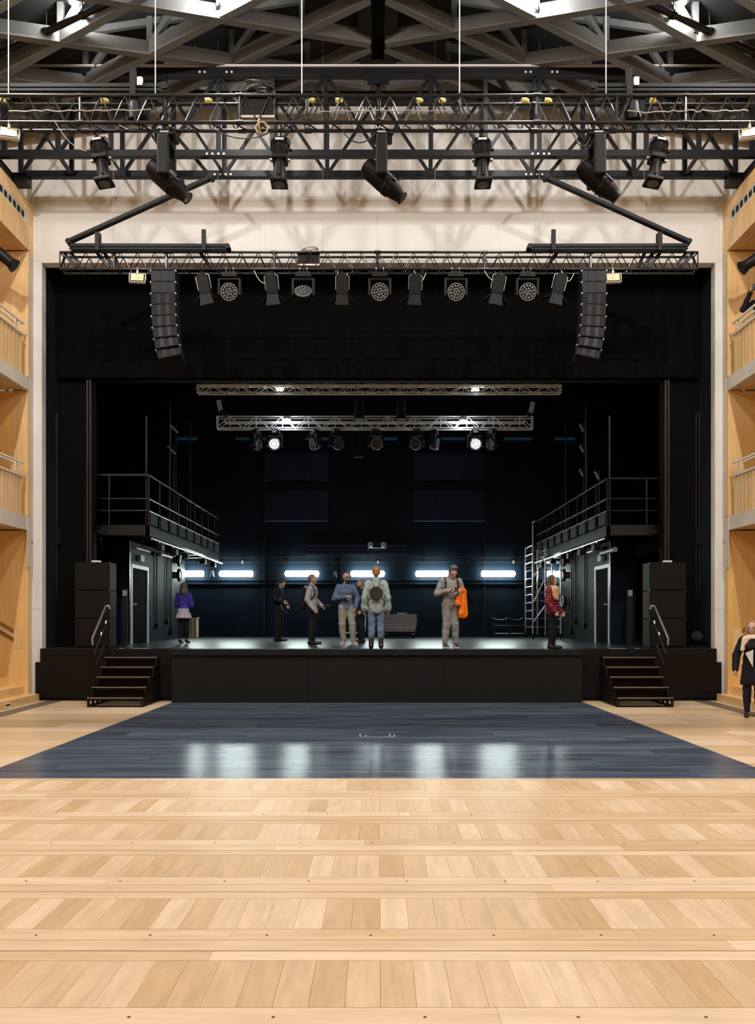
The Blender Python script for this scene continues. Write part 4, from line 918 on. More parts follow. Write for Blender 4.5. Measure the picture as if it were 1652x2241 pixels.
for k, (x0, x1) in enumerate(((388, 432), (515, 585), (668, 725), (838, 870), (965, 1018), (1103, 1165), (1214, 1258))):
    a, c = P(x0, 963, YBW-0.03), P(x1, 957, YBW-0.03); b = MB(); b.box(a.x, c.x, YBW-0.03, YBW, a.z, c.z); o = b.build('window_%d' % (k+1), M['teal']); tag(o, 'dim teal slot window high in the rear wall', None, kind='structure')
# twin emergency light, and small devices
q = P(825, 1193, YBW-0.15); t = thing('twin_lamp', 'pale twin-headed emergency lamp in the middle of the rear wall', 'lamp', (q.x, q.y, q.z-0.1))
b = MB(); b.box(q.x-0.22, q.x+0.22, YBW-0.12, YBW, q.z-0.09, q.z+0.08); b.build('body', M['navy'], t, bevel=0.01)
b = MB(); b.box(q.x-0.28, q.x+0.28, YBW-0.14, YBW-0.11, q.z-0.10, q.z-0.085); b.build('bottom_rail', M['white'], t)
for s in (-1, 1):
    b = MB(); b.box(q.x+s*0.20-0.05, q.x+s*0.20+0.05, YBW-0.2, YBW-0.12, q.z-0.07, q.z+0.09); h = b.build('lamp_head', M['lensgrey'], t, bevel=0.01)
    b = MB(); b.tube((q.x+s*0.20, YBW-0.2, q.z), (q.x+s*0.20, YBW-0.215, q.z), 0.035, 12); b.build('reflector', M['glass'], h)
    b = MB(); b.box(q.x+s*0.29-0.008, q.x+s*0.29+0.008, YBW-0.15, YBW-0.11, q.z-0.10, q.z+0.10); b.build('side_guard', M['white'], t)
for px, py, lab in ((733, 1257, 'small horn device on the rear wall beside the man in the blue shirt'), (464, 1256, 'small horn device between the two leftmost tube lights')):
    q = P(px, py, YBW-0.1); b = MB(); b.prism([(q.x-0.07, q.z-0.10), (q.x-0.03, q.z+0.10), (q.x+0.03, q.z+0.10), (q.x+0.07, q.z-0.10), (q.x+0.03, q.z-0.10), (q.x, q.z+0.02), (q.x-0.03, q.z-0.10)], 'y', YBW-0.14, YBW); o = one('wall_horn', b, M['sockets'], lab, 'device')
q = P(1034, 1307, YBW-0.05); b = MB(); b.cbox((q.x, q.y+0.02, q.z), (0.12, 0.05, 0.18)); o = one('wall_box', b, M['fixture2'], 'dim grey socket box right of the man with the orange jacket', 'box', bevel=0.01)

# ---------------------------------------------------------------- silver trusses over the stage with their lamps
YA2, YB2 = 19.5, 22.6
ta = box_truss('stage_truss', 'pale aluminium truss nearest the portal over the stage', XX(431, YA2), XX(1228, YA2), YA2, ZZ(858, YA2), ZZ(842, YA2)-ZZ(858, YA2), 0.2, 0.66, 0.020, 0.011, M['alucream'], group='aluminium trusses over the stage', posts=True)
tb = box_truss('stage_truss', 'pale aluminium truss deeper over the stage with lit lamps below', XX(474, YB2), XX(1166, YB2), YB2, ZZ(936, YB2), ZZ(911, YB2)-ZZ(936, YB2), 0.25, 0.72, 0.020, 0.012, M['alucream'], group='aluminium trusses over the stage', posts=True)
random.seed(11)
t = thing('rolled_cloth', 'crumpled pale cloth lying along the nearer stage truss', 'cloth', (0, YA2, ZZ(842, YA2)))
x = XX(436, YA2)
while x < XX(1220, YA2):
    ln = random.uniform(0.25, 0.6); r = random.uniform(0.03, 0.06); z = ZZ(843, YA2)+0.02
    b = MB(); pts = [(x+i*ln/5, YA2+0.1+random.uniform(-.03, .03), z+random.uniform(-0.02, 0.03)) for i in range(6)]; b.path(pts, r, 7); b.build('fold', M['beige'], t, smooth=True); x += ln*0.92
b = MB(); b.box(XX(490, YB2), XX(1150, YB2), YB2+0.08, YB2+0.2, ZZ(925, YB2), ZZ(920, YB2)); one('cable_tray', b, M['alucream'], 'flat grey cable tray inside the deeper stage truss', 'tray')
def lit_lamp(px, py, Y, lab, w):
    q = P(px, py, Y); t = thing('work_lamp', lab, 'lamp', q, group='lit work lamps over the stage')
    b = MB(); b.lathe([(0.04, 0.02), (0.10, 0.025), (0.09, 0.10), (0.03, 0.13)], 14, Matrix.Translation(q)); b.build('shade', M['white'], t, smooth=True)
    b = MB(); b.lathe([(0.0, -0.05), (0.07, -0.035), (0.10, 0.0), (0.095, 0.02), (0, 0.02)], 14, Matrix.Translation(q)); b.build('bulb', M['ledbright'], t, smooth=True)
    b = MB(); b.tube(q+Vector((0, 0, 0.1)), Vector((q.x, Y+(0.12 if Y > 21 else -0.15), ZZ(911, YB2) if Y > 21 else ZZ(842, YA2))), 0.012, 6); b.build('bracket', M['blackbox'], t)
    point('lamp_glow', (0, 0, -0.14), w, (0.62, 0.78, 1.0), 0.08, t)
    return t
lit_lamp(628, 920, YB2-0.12, 'bright blue-white work lamp in the left half of the deeper stage truss', 24)
lit_lamp(1013, 922, YB2-0.12, 'bright blue-white work lamp in the right half of the deeper stage truss', 24)
lit_lamp(612, 852, YA2+0.35, 'added lamp brightening the left half of the nearer stage truss from behind', 10)  # unseen lamp, added to give the nearer truss its bright patch
lit_lamp(1040, 855, YA2+0.35, 'added lamp brightening the right half of the nearer stage truss from behind', 10)  # added like its left twin to light the truss from behind
wl = make_wash(True, 'lit_wash_light'); used = []
for px, lab in ((601, 'lit round wash light under the left half of the deeper stage truss'), (1040, 'lit round wash light under the right half of the deeper stage truss')):
    o = spawn(wl, used, (XX(px, YB2), YB2, ZZ(936, YB2)), (0.0, 0, 0), lab); o['group'] = 'lit wash lights over the stage'
wd = make_wash(False, 'dark_wash_light'); used = []
for k, (px, rz) in enumerate(((560, 1.2), (690, -1.0), (737, 0.6), (822, 0.3), (912, -0.4), (950, 1.3), (1078, -1.1))):
    o = spawn(wd, used, (XX(px, YB2), YB2, ZZ(936, YB2)), (0.0, 0, rz), f'unlit wash light on the deeper stage truss, {("first","second","third","fourth","fifth","sixth","seventh")[k]} from the left'); o['group'] = 'unlit wash lights on the deeper stage truss'
for px, lab in ((786, 'left'), (878, 'right')):
    a, c = P(px, 918, 21.4), P(px, 872, 21.4); t = thing('hanging_cylinder', f'{lab} of two tall black cylinder lamps hanging between the stage trusses', 'lamp', a)
    b = MB(); b.lathe([(0.10, a.z+0.12), (0.125, a.z+0.14), (0.125, c.z-0.03), (0.08, c.z)], 16, Matrix.Translation((a.x, 21.4, 0))); b.build('barrel', M['fixture2'], t, smooth=True)
    b = MB(); b.lathe([(0.14, a.z), (0.15, a.z+0.02), (0.11, a.z+0.12)], 16, Matrix.Translation((a.x, 21.4, 0))); b.build('flared_hood', M['fixture2'], t, smooth=True)
    b = MB(); b.tube((a.x, 21.4, c.z), (a.x, 21.4, 11.7), 0.012); b.build('drop_rod', M['blackbox'], t)
q = P(785, 995, 23.5); b = MB(); b.prism([(q.x-0.14, q.z-0.08), (q.x+0.13, q.z-0.07), (q.x+0.14, q.z+0.08), (q.x-0.13, q.z+0.09)], 'y', 23.45, 23.6); o = one('hanging_box', b, M['fixture2'], 'small grey projector box hanging at centre stage', 'box', bevel=0.01)
b = MB(); b.tube((q.x, 23.52, q.z+0.08), (q.x, 23.52, 11.7), 0.01); b.build('drop_rod', M['blackbox'], o)
for s, px0, py0, px1, py1 in ((-1, 478, 876, 494, 908), (1, 1166, 880, 1158, 908)):
    t = thing('truss_hanger', 'blue lit bent hanger at the %s end of the deeper stage truss' % ('left' if s < 0 else 'right'), 'hanger', P(px1, py1, YB2-0.1))
    b = MB(); b.beam(P(px0, py0, YB2-0.1), P(px0-s*5, py0+24, YB2-0.1), 0.05, 0.12); b.build('upper_plate', M['lensgrey'], t)
    b = MB(); b.beam(P(px0-s*5, py0+24, YB2-0.1), P(px1-s*4, py1+2, YB2-0.1), 0.10, 0.10); b.build('lower_plate', M['navy'], t)
    b = MB(); b.tube(P(px0, py0, YB2-0.1), Vector((P(px0, py0, YB2-0.1).x, YB2-0.1, 11.7)), 0.008); b.build('wire', M['blackbox'], t)
# wires that carry the stage trusses
for tname, Y, z, ps in (('nearer', YA2, ZZ(842, YA2), (470, 830, 1190)), ('deeper', YB2, ZZ(911, YB2), (520, 830, 1120))):
    for k, px in enumerate(ps):
        x = XX(px, Y); b = MB(); b.tube((x, Y, z), (x, Y, 11.7), 0.006, 5); one('suspension_wire', b, M['blackbox'], f'black wire over the {tname} stage truss, {("left","middle","right")[k]}', 'wire')

# ---------------------------------------------------------------- fly galleries
def gallery(s):
    nm = 'left' if s < 0 else 'right'; xg = 5.16; Y0, Y1 = 18.0, 26.0; zd = 3.78
    t = thing('fly_gallery', f'dark steel gallery with railings along the {nm} stage wall', 'gallery', (s*6, 22, zd-0.2))
    def bx(x0, x1, y0, y1, z0, z1): b = MB(); a0, a1 = sorted((s*x0, s*x1)); b.box(a0, a1, y0, y1, z0, z1); return b
    yy = Y0
    while yy < Y1-0.01:
        bx(xg+0.02, 8.4, yy+0.01, min(yy+0.98, Y1)-0.01, zd-0.03, zd).build('deck_grating', M['pane'], t); yy += 1.0
    bx(xg, xg+0.07, Y0, Y1, zd-0.20, zd+0.03).build('edge_channel', M['gallery'], t); bx(xg, 8.4, Y0, Y0+0.07, zd-0.20, zd+0.03).build('end_channel', M['gallery'], t)
    b = MB(); b.tube((s*(xg-0.05), Y0+0.1, zd-0.27), (s*(xg-0.05), Y1+0.2, zd-0.27), 0.03, 8); b.build('cable_pipe', M['alu'], t, smooth=True)
    for k in range(5):
        z = zd-0.06-0.05*k; bx(6.2+0.1*k, 8.2, Y0-0.05+0.25*k, Y0+0.02+0.25*k, z-0.1, z-0.05).build('bearer', M['brownrail'], t)
    yy = Y0+0.8
    while yy < Y1:
        bx(xg+0.05, 7.0, yy-0.04, yy+0.04, zd-0.16, zd-0.03).build('joist', M['gallery'], t); yy += 1.1
    top = 4.93 if s < 0 else 4.85; GM = M['gallery'] if s < 0 else M['blackbox']
    for z in (top, zd+0.62, zd+0.35):
        b = MB(); b.tube((s*xg, Y0, z), (s*xg, Y1, z), 0.024, 8); b.build('handrail', GM, t, smooth=True)
        b = MB(); b.tube((s*xg, Y0, z), (s*8.3, Y0, z), 0.03 if z == top else 0.02, 8); b.build('end_rail', M['brownrail'] if z == top and s < 0 else GM, t, smooth=True)
    yy = Y0
    while yy <= Y1+0.01:
        b = MB(); b.tube((s*xg, yy, zd), (s*xg, yy, top), 0.022, 8); b.build('rail_post', GM, t, smooth=True)
        if yy < Y1-0.5: bx(xg-0.005, xg+0.005, yy+0.12, yy+0.72, zd+0.06, zd+0.33).build('mesh_panel', M['pane'] if s < 0 else M['blackbox'], t)
        yy += 0.9
    b = MB(); b.tube((s*6.05, Y0, zd), (s*6.05, Y0, top), 0.022); b.build('rail_post', M['gallery'], t, smooth=True)
    # tall hangers and small lamps clipped to the rail
    for k, yy in enumerate((18.15, 20.2, 22.4)):
        b = MB(); b.tube((s*(xg+0.1), yy, zd), (s*(xg+0.1), yy, 7.2 if k else 6.3), 0.025); b.build('hanger', M['gallery'], t, smooth=True)
    for k, yy in enumerate((18.6, 19.9, 21.1, 23.2, 24.6)):
        b = MB(); b.cbox((s*(xg-0.09), yy, zd-0.42), (0.16, 0.26, 0.16), None); o = b.build('clamp_box', M['fixture2'], t, bevel=0.02)
        b = MB(); b.tube((s*(xg-0.09), yy, zd-0.36), (s*(xg-0.05), yy, zd-0.26), 0.014); b.build('clamp_hook', M['alu'], o)
    return t
gallery(-1); gallery(1)
# upper gallery fragments: small catwalk light and pale brackets
for k, (px, py, Y, sx) in enumerate(((380, 938, 22, 0.2), (375, 985, 21.8, 0.2), (1273, 936, 22, 0.1), (1273, 982, 22, 0.1), (1272, 1034, 22, 0.1), (1306, 1040, 21, 0.1))):
    q = P(px, py, Y); t = thing('pipe_clamp_lamp', ('upper lamp on the left fly rail', 'lower lamp on the left fly rail', 'topmost clamp on the right fly pole', 'second clamp on the right fly pole', 'third clamp on the right fly pole', 'clamp beside the right fly pole')[k], 'clamp', q)
    b = MB(); b.beam(q+Vector((-sx/2, 0, 0.1)), q+Vector((sx/2, 0, -0.1)), 0.05, 0.05); b.build('bar', M['lensgrey'] if k < 2 else M['sockets'], t)
    b = MB(); b.tube((q.x+0.06, q.y, 3.8), (q.x+0.06, q.y, q.z+0.15), 0.02); b.build('pole', M['gallery'], t)

# ---------------------------------------------------------------- scaffold tower right rear
def scaffold():
    Y0, Y1 = 24.3, 25.5; x0, x1 = XX(1166, Y0), XX(1166, Y0)+0.85
    t = thing('scaffold_tower', 'slim aluminium scaffold tower on castors at the rear right', 'scaffold', ((x0+x1)/2, Y0, SZ))
    for x in (x0, x1):
        for yy in (Y0, Y1):
            top = 4.55 if (x == x0 and yy == Y0) else 3.95
            b = MB(); b.tube((x, yy, SZ+0.12), (x, yy, top), 0.025, 8); b.build('standard', M['alu'], t, smooth=True)
            b = MB(); b.tube((x-0.025, yy, SZ+0.08), (x+0.025, yy, SZ+0.08), 0.08, 14); b.build('castor', M['blackbox'], t, smooth=True)
    for x in (x0, x1):
        z = SZ+0.35
        while z < 3.95: b = MB(); b.tube((x, Y0, z), (x, Y1, z), 0.017, 6); b.build('rung', M['alu'], t, smooth=True); z += 0.25
    for yy in (Y0, Y1):
        z = SZ+0.35
        while z < 3.9: b = MB(); b.tube((x0, yy, z), (x0+0.38 if yy == Y0 else x1, yy, z), 0.014, 6); b.build('rung', M['alu'], t, smooth=True); z += 0.27
        b = MB(); b.tube((x0+0.38, yy, SZ+0.1), (x0+0.38, yy, 3.9), 0.02, 8); b.build('ladder_stile', M['alu'], t, smooth=True)
    for (za, zb) in ((1.6, 2.1), (2.2, 2.95), (2.95, 3.65)):
        b = MB(); b.tube((x0+0.02, Y0-0.03, za), (x0+0.38, Y0-0.03, zb), 0.02, 8); b.build('diagonal_brace', M['alu'], t, smooth=True)
    for z in (3.45, 3.62, 3.8):
        b = MB(); b.box(x0+0.45, x1+0.02, Y0+0.1, Y1, z, z+0.03); b.build('platform_board', M['sockets'], t)
    b = MB(); b.tube((x0-0.02, Y0, 4.6), (x0+0.07, Y0, 4.66), 0.03); b.build('top_cap', M['white'], t)
scaffold()

# ---------------------------------------------------------------- furniture and kit along the rear wall
# stack of deck sheets on a trolley
Y = 25.2; x0, x1 = XX(838, Y), XX(912, Y)
t = thing('sheet_trolley', 'low black trolley under a stack of grey deck sheets', 'trolley', ((x0+x1)/2, Y, SZ))
b = MB(); b.box(x0, x1, Y, Y+0.7, SZ+0.14, SZ+0.20); b.build('bed', M['blackbox'], t)
for x in (x0+0.1, x1-0.1):
    for yy in (Y+0.1, Y+0.6):
        b = MB(); b.tube((x-0.02, yy, SZ+0.06), (x+0.02, yy, SZ+0.06), 0.06, 12); w_ = b.build('castor', M['fixture2'], t, smooth=True)
        b = MB(); b.box(x-0.03, x+0.03, yy-0.03, yy+0.03, SZ+0.1, SZ+0.14); b.build('fork', M['alu'], w_)
n = 11
for k in range(n):
    z = SZ+0.205+k*0.05; dx = random.uniform(-0.02, 0.02)-0.004*(n-k); lab = ('bottom' if k == 0 else 'top' if k == n-1 else '%s from the bottom' % ('', 'second', 'third', 'fourth', 'fifth', 'sixth', 'seventh', 'eighth', 'ninth', 'tenth')[k])
    b = MB(); b.box(x0+dx-0.01, x1+dx+0.01, Y-0.02, Y+0.68, z, z+0.038); s_ = one('deck_sheet', b, M['sheet'], f'grey deck sheet on the trolley, {lab} of the stack', 'sheet', group='deck sheets on the trolley', bevel=0.003)
    b = MB(); b.box(x0+dx+0.1, x0+dx+0.16, Y-0.023, Y+0.1, z-0.012, z); b.build('spacer', M['blackbox'], s_)
b = MB(); b.box(x0+0.45, x0+0.75, Y+0.1, Y+0.4, SZ+0.205+n*0.05, SZ+0.245+n*0.05); one('cloth_bundle', b, M['sheet'], 'small grey bundle lying on top of the deck sheets', 'bundle', bevel=0.015)
# push trolley of pale tube behind the two men
Y = 25.6; xa, xb = XX(757, Y), XX(790, Y)
t = thing('tube_trolley', 'pale tube frame trolley behind the man in light trousers', 'trolley', (xa, Y, SZ))
pz = lambda py: ZZ(py, Y)
b = MB(); b.path([(XX(756, Y), Y, pz(1385)), (XX(795, Y), Y, pz(1385)), (XX(798, Y), Y, pz(1383)), (XX(799, Y), Y, pz(1378)), (XX(799, Y), Y, pz(1345)), (XX(797, Y), Y, pz(1341)), (XX(780, Y), Y, pz(1340))], 0.022, 8); b.build('bent_frame', M['white'], t, smooth=True)
b = MB(); b.box(XX(758, Y), XX(798, Y), Y+0.02, Y+0.5, pz(1386), pz(1384)); b.build('deck', M['sockets'], t)
for x in (XX(762, Y), XX(794, Y)):
    for dy in (0.06, 0.44):
        b = MB(); b.tube((x-0.02, Y+dy, SZ+0.055), (x+0.02, Y+dy, SZ+0.055), 0.055, 12); b.build('wheel', M['blackbox'], t, smooth=True)
# leaning ply sheets behind the woman in the skirt
Y = 26.0
for k, (px0, px1, py) in enumerate(((409, 416, 1358), (417, 421, 1354), (421, 428, 1353))):
    x0, x1 = XX(px0, Y), XX(px1, Y); b = MB(); b.prism([(x0, SZ), (x1, SZ), (x1, ZZ(py, Y)), (x0, ZZ(py, Y))], 'y', Y+0.05*k, Y+0.45); o = one('ply_sheet', b, M['ply'], ('narrow ply sheet nearest the legs of the woman in the skirt', 'middle ply sheet beside the woman in the skirt', 'outer ply sheet beside the woman in the skirt')[k], 'sheet', bevel=0.003)
    b = MB(); b.box(x0-0.01, x1+0.03, Y+0.05*k, Y+0.45, ZZ(py, Y)+0.001, ZZ(py, Y)+0.03); b.build('top_strip', M['sheet'], o)
# dark stacked chairs right rear
def chair(px, lab):
    Y = 25.6; x = XX(px, Y); t = thing('folding_chair', lab, 'chair', (x, Y, SZ), group='dark chairs by the rear wall')
    b = MB(); b.path([(x-0.25, Y+0.2, SZ+0.62), (x-0.15, Y+0.16, SZ+0.55), (x+0.15, Y+0.16, SZ+0.55), (x+0.25, Y+0.2, SZ+0.62)], 0.04, 8); b.build('backrest', M['fixture2'], t, smooth=True)
    b = MB(); b.box(x-0.24, x+0.24, Y-0.22, Y+0.2, SZ+0.36, SZ+0.40); b.build('seat', M['fixture2'], t, bevel=0.012)
    for sx in (-1, 1):
        for yy in (-0.2, 0.18): b = MB(); b.tube((x+sx*0.22, Y+yy, SZ), (x+sx*0.22, Y+yy, SZ+(0.36 if yy < 0 else 0.6)), 0.014); b.build('leg', M['gallery'], t, smooth=True)
    b = MB(); b.tube((x-0.22, Y-0.2, SZ+0.14), (x+0.22, Y-0.2, SZ+0.14), 0.012); b.build('stretcher', M['alu'], t, smooth=True)
chair(1096, 'dark chair by the rear wall, left of the pair near the scaffold'); chair(1130, 'dark chair by the rear wall, right of the pair near the scaffold')
# low bench frame behind the woman in the red shirt
Y = 25.8; t = thing('bench_frame', 'low grey bench frame behind the woman in the red check shirt', 'bench', (XX(1232, Y), Y, SZ))
for z in (0.20, 0.40): b = MB(); b.tube((XX(1210, Y), Y, SZ+z), (XX(1247, Y), Y, SZ+z), 0.02); b.build('rail', M['alu'], t, smooth=True)
b = MB(); b.box(XX(1208, Y), XX(1247, Y), Y, Y+0.3, SZ+0.55, SZ+0.60); b.build('seat', M['gallery'], t)
for px in (1211, 1246): b = MB(); b.tube((XX(px, Y), Y+0.02, SZ), (XX(px, Y), Y+0.02, SZ+0.56), 0.02); b.build('leg', M['gallery'], t, smooth=True)
b = MB(); b.box(XX(1228, Y), XX(1247, Y), YBW-0.3, YBW-0.02, ZZ(1313, Y), ZZ(1310, Y)); one('wall_shelf', b, M['white'], 'narrow pale shelf on the rear wall beside the red check shirt', 'shelf')

# ---------------------------------------------------------------- loudspeaker stacks
for s in (-1, 1):
    nm = 'left' if s < 0 else 'right'; Y = 16.95
    x0, x1 = (XX(163, Y), XX(240, Y)) if s < 0 else (XX(1421, Y), XX(1502, Y))
    for k in range(3):
        z0 = SZ+0.012+k*0.602; z1 = z0+0.596
        lab = f'{("bottom","middle","top")[k]} black subwoofer of the {nm} stack'
        t = thing('subwoofer', lab, 'loudspeaker', ((x0+x1)/2, Y, z0), group=f'subwoofers in the {nm} stack')
        b = MB(); b.box(x0, x1, Y, Y+0.44, z0, z1); b.build('cabinet', M['speaker'], t, bevel=0.012)
        b = MB(); b.box(x0+0.025, x1-0.025, Y-0.012, Y, z0+0.03, z1-0.03); b.build('grille', M['speaker'], t, bevel=0.004)
        for sx in (x0, x1):
            for zz in (z0, z1):
                dx = 0.03 if sx == x0 else -0.03; dz = 0.03 if zz == z0 else -0.03
                b = MB(); b.box(min(sx, sx+dx), max(sx, sx+dx), Y-0.014, Y+0.01, min(zz, zz+dz), max(zz, zz+dz)); b.build('corner_cap', M['gallery'], t)
    q = Vector(((x0+x1)/2+0.05, Y+0.1, SZ+1.81)); b = MB(); b.box(q.x-0.1, q.x+0.08, q.y, q.y+0.1, q.z+0.01, q.z+0.05); one('gaffer_roll', b, M['white'], f'small white object on top of the {nm} speaker stack', 'object', bevel=0.01)
# floor spot on the right of the stage
q = P(1522, 1420, 17.05); t = thing('floor_spotlight', 'black floor spotlight beside the right speaker stack', 'spotlight', (q.x, 17.05, SZ))
b = MB(); b.lathe([(0.10, -0.12), (0.13, -0.08), (0.13, 0.08), (0.09, 0.12)], 16, Matrix.Translation((q.x+0.02, 17.05, SZ+0.22)) @ Matrix.Rotation(1.2, 4, 'X')); b.build('head', M['blackbox'], t, smooth=True)
b = MB(); b.path([(q.x-0.13, 17.05, SZ+0.22), (q.x-0.15, 17.05, SZ+0.03), (q.x+0.17, 17.05, SZ+0.03), (q.x+0.17, 17.05, SZ+0.22)], 0.015); b.build('yoke', M['fixture2'], t, smooth=True)
b = MB(); b.box(q.x-0.17, q.x+0.19, 16.95, 17.15, SZ, SZ+0.03); b.build('foot', M['fixture2'], t)

# ---------------------------------------------------------------- steps up to the stage
def steps(s):
    nm = 'left' if s < 0 else 'right'
    xl, xr = (-5.59, -4.52) if s < 0 else (4.60, 5.68)
    t = thing('stage_steps', f'black portable steps with a handrail up to the {nm} of the stage', 'steps', ((xl+xr)/2, 16.0, 0), group='portable stage steps')
    Yf, dt, rise = 15.36, 0.248, 0.183
    for k in range(5):
        y0 = Yf+k*dt; z = rise*(k+1)
        b = MB(); b.box(xl, xr, y0, y0+dt+0.02, z-0.04, z-0.004); tr = b.build('tread', M['stageside'], t)
        b = MB(); b.box(xl, xr, y0-0.006, y0+0.014, z-0.012, z+0.003); b.build('nosing', M['steel'], tr)
        if k: b = MB(); b.box(xl+0.03, xr-0.03, y0+0.10, y0+0.112, z-rise, z-0.04); b.build('riser', M['stageside'], t)
        for x in (xl+0.02, xr-0.02):
            b = MB(); b.box(x-0.02, x+0.02, y0+0.01, y0+0.05, 0.03, z-0.04); b.build('leg', M['stageside'], t)
    for x in (xl+0.015, xr-0.015):
        b = MB(); b.box(x-0.02, x+0.02, Yf+0.02, YS-0.06, 0, 0.035); b.build('foot_rail', M['stageside'], t)
        b = MB(); b.prism([(Yf+0.25, 0.10), (YS-0.06, 0.10), (YS-0.06, 0.86), (Yf+1.05, 0.86)], 'x', x-0.012, x+0.012); b.build('side_panel', M['stageside'], t)
    b = MB(); b.box(xl, xr, Yf+0.01, Yf+0.04, 0.0, 0.035); b.build('foot_rail', M['stageside'], t)
    for k in range(5):
        b = MB(); x = xl+0.2+k*0.16; b.box(x, x+0.05, Yf+0.003, Yf+0.012, 0.012, 0.024); b.build('bolt', M['brownrail'], t)
    # handrail on the outer side
    xo = xl if s < 0 else xr
    a0, a1 = Vector((xo, 15.65, 1.31)), Vector((xo, 16.42, 1.96))
    b = MB(); b.path([a0+Vector((0, 0.02, -0.12)), a0, a1, a1+Vector((-s*0.05, 0.03, 0.01)), a1+Vector((-s*0.07, 0.05, -0.06))], 0.02, 8); b.build('handrail', M['steel'], t, smooth=True)
    for dz, ys in ((-0.30, (0.0, 1.0)), (-0.62, (0.18, 0.75))):
        c0, c1 = a0.lerp(a1, ys[0])+Vector((-s*0.03, 0, dz)), a0.lerp(a1, ys[1])+Vector((-s*0.03, 0, dz)); b = MB(); b.tube(c0, c1, 0.012, 8); b.build('mid_rail', M['gallery'], t, smooth=True)
    for f, zz in ((0.04, 0.37), (0.92, 0.92)):
        c = a0.lerp(a1, f); b = MB(); b.tube((xo, c.y, zz), (xo, c.y, c.z), 0.018, 8); b.build('rail_post', M['stageside'], t, smooth=True)
    for f in (0.55, 0.9):
        c = a0.lerp(a1, f)+Vector((-s*0.03, -0.02, -0.30)); b = MB(); b.tube(c, c+Vector((0, 0.03, 0.06)), 0.02, 8); b.build('rail_clamp', M['alu'], t, smooth=True)
steps(-1); steps(1)

